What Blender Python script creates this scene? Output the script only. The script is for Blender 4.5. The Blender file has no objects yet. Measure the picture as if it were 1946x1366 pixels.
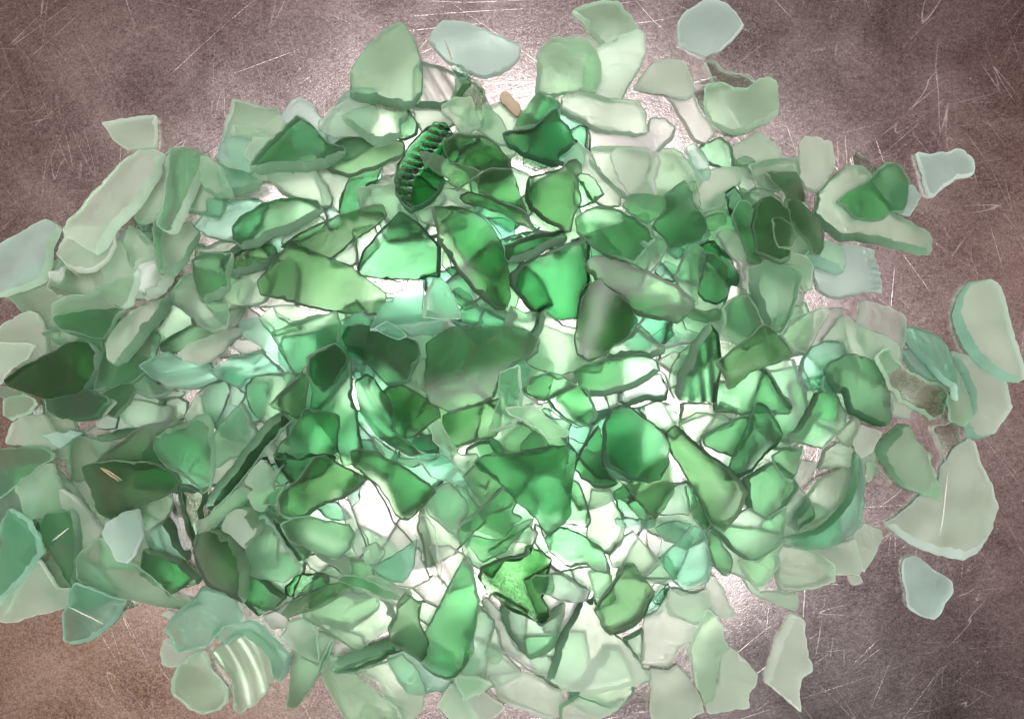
import bpy, math, random
import numpy as np
from mathutils import Vector, Matrix
from mathutils.geometry import delaunay_2d_cdt

scene = bpy.context.scene
# ------------------------------------------------------------------ camera
CAM_H = 0.62            # lens height above the steel, metres
SPAN = 0.42             # width of steel seen by the picture, metres
PX = SPAN / 1946.0
cam_data = bpy.data.cameras.new("camera")
cam = bpy.data.objects.new("camera", cam_data)
scene.collection.objects.link(cam)
cam.location = (0, 0, CAM_H)
cam_data.sensor_width = 36
cam_data.lens = 36 * CAM_H / SPAN
cam_data.clip_start = 0.01
cam_data.clip_end = 20
scene.camera = cam

# ------------------------------------------------------------------ light in the room (not a sky: dim room around the bench, plus added glows and dark patches)
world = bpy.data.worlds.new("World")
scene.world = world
world.use_nodes = True
wn, wl = world.node_tree.nodes, world.node_tree.links
wn.clear()
w_out = wn.new("ShaderNodeOutputWorld")
w_bg = wn.new("ShaderNodeBackground")
wl.new(w_bg.outputs[0], w_out.inputs[0])
w_tc = wn.new("ShaderNodeTexCoord")
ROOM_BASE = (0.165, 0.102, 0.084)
# added soft glows and dark patches, aimed to tone the steel's reflection: (direction x, y, z), colour, sharpness
REFLECTION_BLOBS = [
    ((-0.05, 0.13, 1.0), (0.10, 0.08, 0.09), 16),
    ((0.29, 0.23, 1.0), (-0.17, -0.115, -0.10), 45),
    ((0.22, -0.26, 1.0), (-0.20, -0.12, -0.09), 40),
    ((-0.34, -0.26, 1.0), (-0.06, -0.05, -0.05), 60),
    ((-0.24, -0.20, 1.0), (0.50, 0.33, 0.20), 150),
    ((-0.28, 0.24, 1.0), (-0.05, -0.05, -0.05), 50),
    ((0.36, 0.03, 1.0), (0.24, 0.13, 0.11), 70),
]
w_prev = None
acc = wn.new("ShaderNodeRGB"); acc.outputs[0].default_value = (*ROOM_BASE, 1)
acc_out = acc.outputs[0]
for d, c, k in REFLECTION_BLOBS:
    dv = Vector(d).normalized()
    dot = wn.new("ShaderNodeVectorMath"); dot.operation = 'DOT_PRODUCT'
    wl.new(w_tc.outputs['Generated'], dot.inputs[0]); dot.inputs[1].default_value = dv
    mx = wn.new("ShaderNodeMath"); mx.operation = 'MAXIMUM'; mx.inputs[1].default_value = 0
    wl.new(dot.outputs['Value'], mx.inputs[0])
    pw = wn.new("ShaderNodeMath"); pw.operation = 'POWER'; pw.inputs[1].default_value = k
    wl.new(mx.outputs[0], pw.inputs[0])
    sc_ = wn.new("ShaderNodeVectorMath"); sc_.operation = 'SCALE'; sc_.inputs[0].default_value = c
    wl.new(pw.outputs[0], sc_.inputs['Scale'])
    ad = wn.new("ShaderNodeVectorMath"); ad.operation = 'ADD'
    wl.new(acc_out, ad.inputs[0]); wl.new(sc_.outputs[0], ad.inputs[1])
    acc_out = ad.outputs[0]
# added pale glow well off the zenith: brightens frosted glass, mostly misses the steel
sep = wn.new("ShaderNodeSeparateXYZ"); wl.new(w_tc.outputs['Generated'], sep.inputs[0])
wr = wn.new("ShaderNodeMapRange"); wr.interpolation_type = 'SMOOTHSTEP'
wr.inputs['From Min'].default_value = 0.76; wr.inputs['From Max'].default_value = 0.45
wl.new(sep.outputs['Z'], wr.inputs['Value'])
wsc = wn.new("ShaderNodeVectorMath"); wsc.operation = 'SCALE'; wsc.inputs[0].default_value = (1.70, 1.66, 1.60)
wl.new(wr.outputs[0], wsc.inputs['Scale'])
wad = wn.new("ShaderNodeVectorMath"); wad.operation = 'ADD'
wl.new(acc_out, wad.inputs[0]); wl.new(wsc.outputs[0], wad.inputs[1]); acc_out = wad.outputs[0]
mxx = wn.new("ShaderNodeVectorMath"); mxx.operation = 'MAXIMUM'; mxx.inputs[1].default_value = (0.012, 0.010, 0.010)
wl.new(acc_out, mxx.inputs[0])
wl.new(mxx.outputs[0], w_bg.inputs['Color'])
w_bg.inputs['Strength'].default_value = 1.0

def lamp(name, loc, size, power, colour, target=(0, 0, 0)):
    ld = bpy.data.lights.new(name, 'AREA')
    ld.shape = 'DISK'; ld.size = size; ld.energy = power; ld.color = colour
    lo = bpy.data.objects.new(name, ld)
    lo.location = loc
    lo.rotation_euler = (Vector(target) - Vector(loc)).to_track_quat('-Z', 'Y').to_euler()
    scene.collection.objects.link(lo)
    return lo
# ceiling lamp above and behind the camera: its blurred reflection in the steel glows under the heap
lamp("ceiling_lamp", (-0.005, -0.02, 1.05), 0.46, 8.2, (1.0, 0.955, 0.945), (-0.016, 0.02, 0))

scene.view_settings.view_transform = 'Standard'
scene.view_settings.look = 'None'
scene.view_settings.exposure = 0.30
scene.view_settings.gamma = 1.0
scene.view_settings.use_curve_mapping = False
cy = scene.cycles
cy.max_bounces = 40
cy.transmission_bounces = 40
cy.glossy_bounces = 12
cy.diffuse_bounces = 6
cy.transparent_max_bounces = 16
cy.caustics_reflective = True
cy.caustics_refractive = True
cy.blur_glossy = 0.3
cy.sample_clamp_indirect = 6.0
cy.use_denoising = True
try:
    cy.denoiser = 'OPENIMAGEDENOISE'
    cy.denoising_prefilter = 'ACCURATE'
except Exception:
    pass

# ------------------------------------------------------------------ materials
def new_mat(name):
    m = bpy.data.materials.new(name); m.use_nodes = True
    nt = m.node_tree; nt.nodes.clear()
    return m, nt.nodes, nt.links

def math_node(N, L, op, a, b=None, clamp=False):
    n = N.new("ShaderNodeMath"); n.operation = op; n.use_clamp = clamp
    for i, v in enumerate((a, b)):
        if v is None: continue
        if isinstance(v, (int, float)): n.inputs[i].default_value = v
        else: L.new(v, n.inputs[i])
    return n.outputs[0]

def steel_material():
    m, N, L = new_mat("scratched_steel")
    out = N.new("ShaderNodeOutputMaterial"); tc = N.new("ShaderNodeTexCoord")
    P = tc.outputs['Object']
    def mapping(rot, scale):
        mp = N.new("ShaderNodeMapping"); mp.inputs['Rotation'].default_value = (0, 0, rot)
        mp.inputs['Scale'].default_value = scale; L.new(P, mp.inputs[0]); return mp.outputs[0]
    def noise(vec, scale, detail=3, rough=0.6, dist=0.0):
        n = N.new("ShaderNodeTexNoise"); n.inputs['Scale'].default_value = scale
        n.inputs['Detail'].default_value = detail; n.inputs['Roughness'].default_value = rough
        n.inputs['Distortion'].default_value = dist; L.new(vec, n.inputs['Vector']); return n.outputs['Fac']
    def ramp(v, a, b, lo=0.0, hi=1.0):
        r = N.new("ShaderNodeMapRange"); r.inputs['From Min'].default_value = a; r.inputs['From Max'].default_value = b
        r.inputs['To Min'].default_value = lo; r.inputs['To Max'].default_value = hi; L.new(v, r.inputs['Value']); return r.outputs[0]
    grain = noise(P, 1150, 2, 0.7)
    grain2 = noise(P, 430, 4, 0.8)
    blotch = noise(P, 26, 5, 0.62, 0.6)
    blotch2 = noise(P, 7, 3, 0.5)
    # hairline scratches: thin iso-lines of large stretched warped noises, broken up by masks
    lines = None
    for k, (rot, sc, thin, mscale, seed) in enumerate([
            (0.4, (18, 1.1, 1), 0.0016, 10, 0.3), (1.25, (22, 1.2, 1), 0.0016, 12, 1.7), (2.2, (17, 1.0, 1), 0.0016, 9, 2.9),
            (-0.5, (34, 2.2, 1), 0.0026, 16, 4.1), (0.7, (44, 2.5, 1), 0.0030, 20, 5.3), (1.9, (38, 2.4, 1), 0.0028, 18, 6.7),
            (2.8, (70, 4, 1), 0.0055, 24, 8.1), (0.1, (110, 7, 1), 0.008, 30, 9.4), (1.5, (120, 8, 1), 0.009, 34, 10.2), (0.85, (130, 9, 1), 0.009, 34, 11.2), (2.5, (90, 6, 1), 0.007, 28, 12.9)]):
        m0 = N.new("ShaderNodeMapping"); m0.inputs['Rotation'].default_value = (0, 0, rot); L.new(P, m0.inputs[0])
        mp = N.new("ShaderNodeMapping")
        mp.inputs['Scale'].default_value = sc; mp.inputs['Location'].default_value = (seed, seed * 2.3, seed)
        L.new(m0.outputs[0], mp.inputs[0])
        n = noise(mp.outputs[0], 1.0, 1, 0.4)
        d = math_node(N, L, 'ABSOLUTE', math_node(N, L, 'SUBTRACT', n, 0.5))
        ln = ramp(d, 0.0, thin * 0.55, 1.0, 0.0)
        mk = N.new("ShaderNodeMapping"); mk.inputs['Location'].default_value = (seed * 5, seed, 0); L.new(P, mk.inputs[0])
        mask = ramp(noise(mk.outputs[0], mscale, 2, 0.5), 0.53, 0.62)
        seg = math_node(N, L, 'MULTIPLY', ln, mask)
        lines = seg if lines is None else math_node(N, L, 'MAXIMUM', lines, seg)
    vs = N.new("ShaderNodeTexVoronoi"); vs.inputs['Scale'].default_value = 190; L.new(P, vs.inputs['Vector'])
    speck = ramp(vs.outputs['Distance'], 0.05, 0.10, 0.75, 0.0)
    sx = N.new("ShaderNodeSeparateColor"); L.new(vs.outputs['Color'], sx.inputs[0])
    speck = math_node(N, L, 'MULTIPLY', speck, ramp(sx.outputs[0], 0.55, 0.75))
    lines = math_node(N, L, 'MAXIMUM', lines, speck)
    smear = None
    for rot, seed in ((0.55, 3.0), (-0.45, 7.0), (1.3, 11.0)):
        m0 = N.new("ShaderNodeMapping"); m0.inputs['Rotation'].default_value = (0, 0, rot); L.new(P, m0.inputs[0])
        mp = N.new("ShaderNodeMapping"); mp.inputs['Scale'].default_value = (6, 55, 1); mp.inputs['Location'].default_value = (seed, seed, 0)
        L.new(m0.outputs[0], mp.inputs[0])
        v = ramp(noise(mp.outputs[0], 1.0, 4, 0.65, 0.4), 0.45, 0.75)
        smear = v if smear is None else math_node(N, L, 'MAXIMUM', smear, v)
    # colour: grey steel with a warm tarnish and paler scratches
    mixc = N.new("ShaderNodeMix"); mixc.data_type = 'RGBA'
    mixc.inputs['A'].default_value = (0.22, 0.180, 0.172, 1); mixc.inputs['B'].default_value = (0.70, 0.65, 0.635, 1)
    tone = math_node(N, L, 'ADD', math_node(N, L, 'MULTIPLY', blotch, 0.55), math_node(N, L, 'MULTIPLY', grain2, 1.0))
    tone = math_node(N, L, 'ADD', tone, math_node(N, L, 'MULTIPLY', math_node(N, L, 'SUBTRACT', grain, 0.5), 1.1))
    L.new(ramp(tone, 0.50, 1.05), mixc.inputs['Factor'])
    mixd = N.new("ShaderNodeMix"); mixd.data_type = 'RGBA'; mixd.inputs['B'].default_value = (0.90, 0.84, 0.82, 1)
    L.new(mixc.outputs['Result'], mixd.inputs['A'])
    L.new(math_node(N, L, 'ADD', math_node(N, L, 'MULTIPLY', lines, 0.20), math_node(N, L, 'MULTIPLY', smear, 0.30), True), mixd.inputs['Factor'])
    # height for the bump
    hgt = math_node(N, L, 'ADD', math_node(N, L, 'MULTIPLY', grain, 0.45), math_node(N, L, 'MULTIPLY', grain2, 0.8))
    hgt = math_node(N, L, 'ADD', hgt, math_node(N, L, 'MULTIPLY', lines, 0.22))
    bp = N.new("ShaderNodeBump"); bp.inputs['Strength'].default_value = 0.16; bp.inputs['Distance'].default_value = 0.0003
    L.new(hgt, bp.inputs['Height'])
    rough = ramp(math_node(N, L, 'ADD', math_node(N, L, 'MULTIPLY', blotch2, 0.4), math_node(N, L, 'MULTIPLY', blotch, 0.6)), 0.3, 0.7, 0.155, 0.225)
    pr = N.new("ShaderNodeBsdfPrincipled"); pr.inputs['Metallic'].default_value = 1.0
    L.new(mixd.outputs['Result'], pr.inputs['Base Color']); L.new(rough, pr.inputs['Roughness']); L.new(bp.outputs[0], pr.inputs['Normal'])
    p2 = N.new("ShaderNodeBsdfPrincipled"); p2.inputs['Metallic'].default_value = 1.0
    L.new(mixd.outputs['Result'], p2.inputs['Base Color']); p2.inputs['Roughness'].default_value = 0.62; L.new(bp.outputs[0], p2.inputs['Normal'])
    mx = N.new("ShaderNodeMixShader")
    L.new(math_node(N, L, 'ADD', 0.02, math_node(N, L, 'MULTIPLY', lines, 0.30)), mx.inputs[0])
    L.new(pr.outputs[0], mx.inputs[1]); L.new(p2.outputs[0], mx.inputs[2]); L.new(mx.outputs[0], out.inputs['Surface'])
    return m

# how much light one 4.5 mm shard of each kind of glass lets through (red, green, blue)
TINTS = {
    'g': (0.47, 0.735, 0.54), 'p': (0.69, 0.90, 0.755), 'm': (0.80, 0.955, 0.83), 't': (0.61, 0.88, 0.76), 'o': (0.35, 0.56, 0.37),
    'd': (0.21, 0.47, 0.285), 's': (0.88, 0.96, 0.89), 'b': (0.84, 0.95, 0.91), 'c': (0.94, 0.985, 0.95),
}
def glass_material(tint, clear, edge):
    m, N, L = new_mat(("broken_edge_" if edge else "") + ("clear_" if clear else "frosted_") + {'g': 'green', 'p': 'pale_green', 'm': 'mint', 't': 'teal', 'o': 'olive', 'd': 'deep_green', 's': 'grey', 'b': 'aqua', 'c': 'colourless'}[tint] + "_glass")
    out = N.new("ShaderNodeOutputMaterial")
    tc = N.new("ShaderNodeTexCoord"); oi = N.new("ShaderNodeObjectInfo")
    pr = N.new("ShaderNodeBsdfPrincipled")
    pr.inputs['Base Color'].default_value = (1, 1, 1, 1)
    pr.inputs['Transmission Weight'].default_value = 1.0
    pr.inputs['IOR'].default_value = 1.36
    pr.inputs['Specular IOR Level'].default_value = 0.04
    n1 = N.new("ShaderNodeTexNoise"); n1.inputs['Scale'].default_value = 80; n1.inputs['Detail'].default_value = 1.5
    n1.inputs['Roughness'].default_value = 0.6
    L.new(tc.outputs['Object'], n1.inputs['Vector'])
    n2 = N.new("ShaderNodeTexNoise"); n2.inputs['Scale'].default_value = 1800; n2.inputs['Detail'].default_value = 2
    L.new(tc.outputs['Object'], n2.inputs['Vector'])
    r = N.new("ShaderNodeMapRange"); r.inputs['From Min'].default_value = 0.3; r.inputs['From Max'].default_value = 0.7
    r.inputs['To Min'].default_value = (0.10 if clear else 0.28) + 0.12 * edge; r.inputs['To Max'].default_value = (0.19 if clear else 0.31) + 0.12 * edge
    L.new(n1.outputs['Fac'], r.inputs['Value']); L.new(r.outputs[0], pr.inputs['Roughness'])
    h = math_node(N, L, 'ADD', math_node(N, L, 'MULTIPLY', n1.outputs['Fac'], 0.8 if not clear else 1.6), math_node(N, L, 'MULTIPLY', n2.outputs['Fac'], 0.06 if clear else 0.18))
    vo = N.new("ShaderNodeTexVoronoi"); vo.inputs['Scale'].default_value = 330; vo.inputs['Randomness'].default_value = 1
    L.new(tc.outputs['Object'], vo.inputs['Vector'])
    pit = N.new("ShaderNodeMapRange"); pit.inputs['From Min'].default_value = 0.0; pit.inputs['From Max'].default_value = 0.12
    pit.inputs['To Min'].default_value = -0.16; pit.inputs['To Max'].default_value = 0.0; L.new(vo.outputs['Distance'], pit.inputs['Value'])
    bp = N.new("ShaderNodeBump"); bp.inputs['Strength'].default_value = 0.6 if clear else 0.28; bp.inputs['Distance'].default_value = 0.0004
    L.new(h, bp.inputs['Height']); L.new(bp.outputs[0], pr.inputs['Normal'])
    if clear:
        L.new(pr.outputs[0], out.inputs['Surface'])
    else:
        df = N.new("ShaderNodeBsdfDiffuse"); df.inputs['Color'].default_value = (*[0.90 * v ** (1.3 if edge else 2.2) for v in TINTS[tint]], 1)
        mx = N.new("ShaderNodeMixShader")
        fr = N.new("ShaderNodeMapRange"); fr.inputs['From Min'].default_value = 0.35; fr.inputs['From Max'].default_value = 0.7
        lo, hi = FROST[tint]
        if edge: lo, hi = lo + 0.16, hi + 0.24
        fr.inputs['To Min'].default_value = lo; fr.inputs['To Max'].default_value = hi
        L.new(n1.outputs['Fac'], fr.inputs['Value']); L.new(fr.outputs[0], mx.inputs[0])
        body = pr.outputs[0]
        if edge:        # the broken rim scatters the light that travels inside the glass
            tr = N.new("ShaderNodeBsdfTranslucent"); tr.inputs['Color'].default_value = (0.92, 0.96, 0.93, 1)
            me_ = N.new("ShaderNodeMixShader"); me_.inputs[0].default_value = 0.6
            L.new(body, me_.inputs[1]); L.new(tr.outputs[0], me_.inputs[2]); body = me_.outputs[0]
        L.new(body, mx.inputs[1]); L.new(df.outputs[0], mx.inputs[2]); L.new(mx.outputs[0], out.inputs['Surface'])
    T = TINTS[tint]
    a = [-math.log(v) / 0.0045 for v in T]
    am = max(a)
    va = N.new("ShaderNodeVolumeAbsorption")
    va.inputs['Color'].default_value = (*[1 - x / am for x in a], 1)
    dens = math_node(N, L, 'MULTIPLY', math_node(N, L, 'ADD', 0.75, math_node(N, L, 'MULTIPLY', oi.outputs['Random'], 0.5)), am)
    L.new(dens, va.inputs['Density'])
    L.new(va.outputs[0], out.inputs['Volume'])
    return m
# share of each kind's surface that is ground white by wear
FROST = {'g': (0.035, 0.065), 'p': (0.05, 0.08), 'm': (0.085, 0.13), 't': (0.05, 0.08), 'o': (0.035, 0.065), 'd': (0.03, 0.05), 's': (0.16, 0.23), 'b': (0.16, 0.23), 'c': (0.06, 0.10)}
MATS = {}
def glass(tint, clear, edge=False):
    k = (tint, clear, edge)
    if k not in MATS: MATS[k] = glass_material(tint, clear, edge)
    return MATS[k]

# ------------------------------------------------------------------ the steel top
def steel_top():
    me = bpy.data.meshes.new("steel_table_top")
    w, d, t = 0.9, 0.7, 0.003
    me.from_pydata([(x * w, y * d, z) for z in (-t, 0) for x, y in ((-1, -1), (1, -1), (1, 1), (-1, 1))], [],
                   [(3, 2, 1, 0), (4, 5, 6, 7), (0, 1, 5, 4), (1, 2, 6, 5), (2, 3, 7, 6), (3, 0, 4, 7)])
    me.materials.append(steel_material())
    o = bpy.data.objects.new("steel_table_top", me)
    o['kind'] = 'structure'
    scene.collection.objects.link(o)
steel_top()

# ------------------------------------------------------------------ glass shards
RNG = np.random.default_rng(7)
def smooth_outline(P, jag, corner=0.25, step=0.00062):
    """worn outline: corners cut once, then resampled and slightly chipped"""
    Q = []
    n = len(P)
    for i in range(n):
        a, b, c = P[i - 1], P[i], P[(i + 1) % n]
        la, lc = np.linalg.norm(b - a), np.linalg.norm(c - b)
        ra = min(corner * la, 0.00035); rc = min(corner * lc, 0.00035)
        p0 = b + (a - b) * ra / max(la, 1e-9); p1 = b + (c - b) * rc / max(lc, 1e-9)
        for t in (0, 0.5, 1):
            Q.append((1 - t) ** 2 * p0 + 2 * t * (1 - t) * b + t * t * p1)
    Q = np.array(Q)
    E = np.vstack([Q, Q[:1]])
    L = np.r_[0, np.cumsum(np.linalg.norm(np.diff(E, axis=0), axis=1))]
    m = max(16, int(L[-1] / step))
    s = np.linspace(0, L[-1], m, endpoint=False)
    R = np.c_[np.interp(s, L, E[:, 0]), np.interp(s, L, E[:, 1])]
    d = np.roll(R, -1, 0) - np.roll(R, 1, 0)
    d /= np.maximum(np.linalg.norm(d, axis=1, keepdims=True), 1e-9)
    nrm = np.c_[d[:, 1], -d[:, 0]]
    w = RNG.normal(0, 1, m)
    for _ in range(2): w = (np.roll(w, 1) + 2 * w + np.roll(w, -1)) / 4
    w2 = RNG.normal(0, 1, m)
    for _ in range(14): w2 = (np.roll(w2, 1) + 2 * w2 + np.roll(w2, -1)) / 4
    R = R + nrm * (w * jag * 0.9 + w2 * jag * 3.0)[:, None]
    return R

def normals_of(R):
    d = np.roll(R, -2, 0) - np.roll(R, 2, 0)
    d /= np.maximum(np.linalg.norm(d, axis=1, keepdims=True), 1e-9)
    n = np.c_[d[:, 1], -d[:, 0]]
    for _ in range(2):
        n = (np.roll(n, 1, 0) + 2 * n + np.roll(n, -1, 0)) / 4
    return n / np.maximum(np.linalg.norm(n, axis=1, keepdims=True), 1e-9)

def area2(R):
    x, y = R[:, 0], R[:, 1]
    return 0.5 * np.sum(x * np.roll(y, -1) - np.roll(x, -1) * y)

def inside(P, X, Y):
    c = np.zeros(X.shape, bool)
    x1, y1 = P[-1]
    for x2, y2 in P:
        if y1 != y2:
            c ^= ((y1 > Y) != (y2 > Y)) & (X < (x2 - x1) * (Y - y1) / (y2 - y1) + x1)
        x1, y1 = x2, y2
    return c

class Wave:
    """smooth low-frequency undulation of a broken glass face"""
    def __init__(s, amp, lam):
        s.k = []
        for _ in range(4):
            a = RNG.uniform(0, 2 * math.pi); l = lam * RNG.uniform(0.7, 1.6)
            s.k.append((math.cos(a) * 2 * math.pi / l, math.sin(a) * 2 * math.pi / l, RNG.uniform(0, 6.28), amp * RNG.uniform(0.3, 0.6)))
    def __call__(s, x, y):
        return sum(A * np.sin(kx * x + ky * y + p) for kx, ky, p, A in s.k)

def manifold(F):
    cnt = {}
    for f in F:
        for i in range(len(f)):
            a, b = f[i], f[(i + 1) % len(f)]
            k = (a, b) if a < b else (b, a)
            cnt[k] = cnt.get(k, 0) + (1 if a < b else 1j)
    return all(v == 1 + 1j for v in cnt.values())

def shard_mesh(R, ty, thick, spec, side_over=None):
    global RNG
    sd = int(RNG.integers(1 << 30))
    for shrink in (1, 0.75, 0.55, 0.35, 0.2, 0.08, 0.0):
        RNG = np.random.default_rng(sd)
        r = shard_mesh_once(R, ty, thick, spec, side_over, shrink)
        if manifold(r[1]): break
    else: print('open mesh')
    return r

def shard_mesh_once(R, ty, thick, spec, side_over, shrink):
    """R: outline in local metres (counter-clockwise). Returns verts, faces and the two height functions."""
    if area2(R) < 0: R = R[::-1].copy()
    size = math.sqrt(abs(area2(R)))
    nrm = normals_of(R)
    # curvature of a bottle wall along the long axis
    C = np.cov(R.T); ev, evec = np.linalg.eigh(C); ax = evec[:, 1]; across = np.array([-ax[1], ax[0]])
    rad = {'v': 0.034, 'r': 0.050, 'n': 0.030, 'x': 0.060}.get(ty, RNG.uniform(0.10, 0.30))
    if ty in 'vrn' and RNG.uniform() < 0.3: rad *= 1.5
    tw = Wave(0.00022 if ty != 'k' else 0.0005, 0.022); bw = Wave(0.00022, 0.026)
    wedge = RNG.normal(0, 0.030, 2)
    def arch(x, y):
        u = x * across[0] + y * across[1]
        return -u * u / (2 * rad)
    ridge = spec
    def top(x, y):
        z = arch(x, y) + thick / 2 + tw(x, y) + wedge[0] * x + wedge[1] * y
        if ridge is not None:
            z = z + ridge(x, y)
        return z
    def bot(x, y):
        return arch(x, y) - thick / 2 + bw(x, y)
    # slanted fracture: the upper face is set back on one side
    side_a = RNG.uniform(0, 2 * math.pi) if RNG.uniform() < 0.35 else math.radians(RNG.normal(-80, 40))
    sv = np.array([math.cos(side_a), math.sin(side_a)])
    slant = RNG.uniform(0.0003, min(0.0026, size * 0.10))
    if side_over: sv = np.array([math.cos(math.radians(side_over[0])), math.sin(math.radians(side_over[0]))]); slant = side_over[1]
    back = np.clip(nrm @ sv, 0, 1) ** 1.3 * slant
    sv2 = -sv + RNG.normal(0, 0.5, 2)
    back2 = np.clip(nrm @ (sv2 / np.linalg.norm(sv2)), 0, 1) ** 1.3 * slant * 0.5
    w = RNG.normal(0, 1, len(R))
    for _ in range(3): w = (np.roll(w, 1) + 2 * w + np.roll(w, -1)) / 4
    chip = np.clip(w - 0.35, 0, 2) * 0.0012
    def ring(ins):
        ins = ins * shrink
        Q = R - nrm * ins[:, None]
        k = 0 if ins.mean() < 0.0002 else 1
        for _ in range(k):
            Q = (np.roll(Q, 1, 0) + 8 * Q + np.roll(Q, -1, 0)) / 10
        return Q
    e = min(0.00035, size * 0.025)
    R = R + nrm * 0.00035
    one = np.ones(len(R))
    rings = [
        (ring(one * e + back + chip), 1.0, 'T'),
        (ring(one * e * 0.3 + back * 0.96 + chip * 0.9), 0.90, 'T'),
        (ring(one * 0.0 + back * 0.45 + chip * 0.2), 0.20, 'T'),
        (ring(one * 0.0 + back2 * 0.15), -0.50, 'B'),
        (ring(one * e * 0.3 + back2 * 0.8), -0.90, 'B'),
        (ring(one * e + back2), -1.0, 'B'),
    ]
    V, F = [], []
    n = len(R)
    for Q, f, s in rings:
        mid = (top(Q[:, 0], Q[:, 1]) + bot(Q[:, 0], Q[:, 1])) / 2
        half = (top(Q[:, 0], Q[:, 1]) - bot(Q[:, 0], Q[:, 1])) / 2
        z = mid + half * f
        V += [tuple(v) for v in np.c_[Q, z]]
    for k in range(len(rings) - 1):
        a, b = k * n, (k + 1) * n
        for i in range(n):
            j = (i + 1) % n
            F.append((a + j, a + i, b + i, b + j))
    n_wall = len(F)
    def cap(base, Q, fn, up):
        st = 0.0022 if ridge is None else 0.0009
        lo, hi = Q.min(0), Q.max(0)
        gx, gy = np.meshgrid(np.arange(lo[0], hi[0], st), np.arange(lo[1], hi[1], st))
        gx = gx + (np.arange(gx.shape[0]) % 2)[:, None] * st / 2
        ok = inside(Q, gx, gy)
        gp = np.c_[gx[ok], gy[ok]]
        if len(gp):
            d2 = ((gp[:, None, :] - Q[None, :, :]) ** 2).sum(2).min(1)
            gp = gp[d2 > (st * 0.45) ** 2]
        pts = [Vector((float(x), float(y))) for x, y in Q] + [Vector((float(x), float(y))) for x, y in gp]
        edges = [(i, (i + 1) % n) for i in range(n)]
        vo, eo, fo, ov, oe, of = delaunay_2d_cdt(pts, edges, [], 1, 1e-7)
        mp = {}
        for i, src in enumerate(ov):
            ring_src = [s for s in src if s < n]
            if ring_src: mp[i] = base + ring_src[0]
            else:
                mp[i] = len(V); x, y = vo[i]
                V.append((x, y, float(fn(x, y))))
        for f in fo:
            g = [mp[i] for i in f]
            if len(set(g)) < 3: continue
            ax_, ay_ = V[g[0]][:2]; bx_, by_ = V[g[1]][:2]; cx_, cy_ = V[g[2]][:2]
            ccw = (bx_ - ax_) * (cy_ - ay_) - (by_ - ay_) * (cx_ - ax_) > 0
            F.append(tuple(g) if ccw == up else tuple(reversed(g)))
    cap(0, rings[0][0], top, True)
    cap(5 * n, rings[5][0], bot, False)
    return V, F, top, bot, n_wall

# height map of what lies on the steel so far
G = 0.0013
GX, GY = int(0.62 / G), int(0.46 / G)
HM = np.zeros((GY, GX))
gxs = (np.arange(GX) - GX / 2 + 0.5) * G
gys = (np.arange(GY) - GY / 2 + 0.5) * G

def rest(Rw, c, bot, maxslope):
    """lowest plane (a, b, h) on which the shard rests on the heap; Rw outline in world, c its centre"""
    x0, x1 = np.searchsorted(gxs, [Rw[:, 0].min(), Rw[:, 0].max()]); y0, y1 = np.searchsorted(gys, [Rw[:, 1].min(), Rw[:, 1].max()])
    x0, y0 = max(x0, 0), max(y0, 0)
    if x1 <= x0 or y1 <= y0: return 0, 0, 0.0, None
    X, Y = np.meshgrid(gxs[x0:x1], gys[y0:y1])
    m = inside(Rw, X, Y)
    if not m.any(): return 0, 0, 0.0, None
    lx, ly = X[m] - c[0], Y[m] - c[1]
    need = HM[y0:y1, x0:x1][m] - bot(lx, ly)
    flo = -bot(lx, ly)
    a0 = b0 = 0.0; span = maxslope
    for _ in range(5):
        aa, bb = np.meshgrid(np.linspace(a0 - span, a0 + span, 9), np.linspace(b0 - span, b0 + span, 9))
        aa, bb = aa.ravel(), bb.ravel()
        ok = aa * aa + bb * bb <= maxslope ** 2 * 1.001
        aa, bb = aa[ok], bb[ok]
        hh = need[None, :] - aa[:, None] * lx[None, :] - bb[:, None] * ly[None, :]
        q = int(hh.shape[1] * 0.992)
        h = np.partition(hh, q, axis=1)[:, q]
        h = np.maximum(h, (flo[None, :] - aa[:, None] * lx[None, :] - bb[:, None] * ly[None, :]).max(1))
        k = h.argmin(); a0, b0, h0 = aa[k], bb[k], h[k]; span *= 0.34
    return a0, b0, h0, (x0, x1, y0, y1, m, lx, ly)

def ridge_fn(kind, R, angle):
    """raised bands that belong to the bottle the shard came from"""
    if kind == 'arc':       # concentric thread rings, centre off to the left
        ca = np.array([math.cos(angle), math.sin(angle)])
        cen = -ca * 0.045
        def f(x, y):
            r = np.hypot(x - cen[0], y - cen[1]) - 0.045
            return 0.00045 * np.exp(-((np.mod(r + 0.0035, 0.0062) - 0.0031) / 0.0011) ** 2) * (np.abs(r + 0.002) < 0.0105)
        return f
    if kind == 'flute':
        d = np.array([math.cos(angle), math.sin(angle)])
        return lambda x, y: 0.0003 * np.cos((x * d[0] + y * d[1]) * 2 * math.pi / 0.0046)
    if kind == 'rope':      # twisted rope moulding along the left rim
        def f(x, y):
            xc = -0.0088 + np.maximum(0, y + 0.0054) * 0.74
            u = (x - xc) * 0.85
            band = np.exp(-(u / 0.0030) ** 4)
            return band * (0.0014 + 0.0012 * np.cos((x * 0.35 + y * 1.0) * 2 * math.pi / 0.0031))
        return f
    if kind == 'knurl':
        def f(x, y):
            u = x * 0.97 + y * 0.2 - 0.0095
            band = np.exp(-(u / 0.0025) ** 4)
            return band * (0.0005 + 0.0011 * np.cos(y * 2 * math.pi / 0.0028))
        return f

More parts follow.
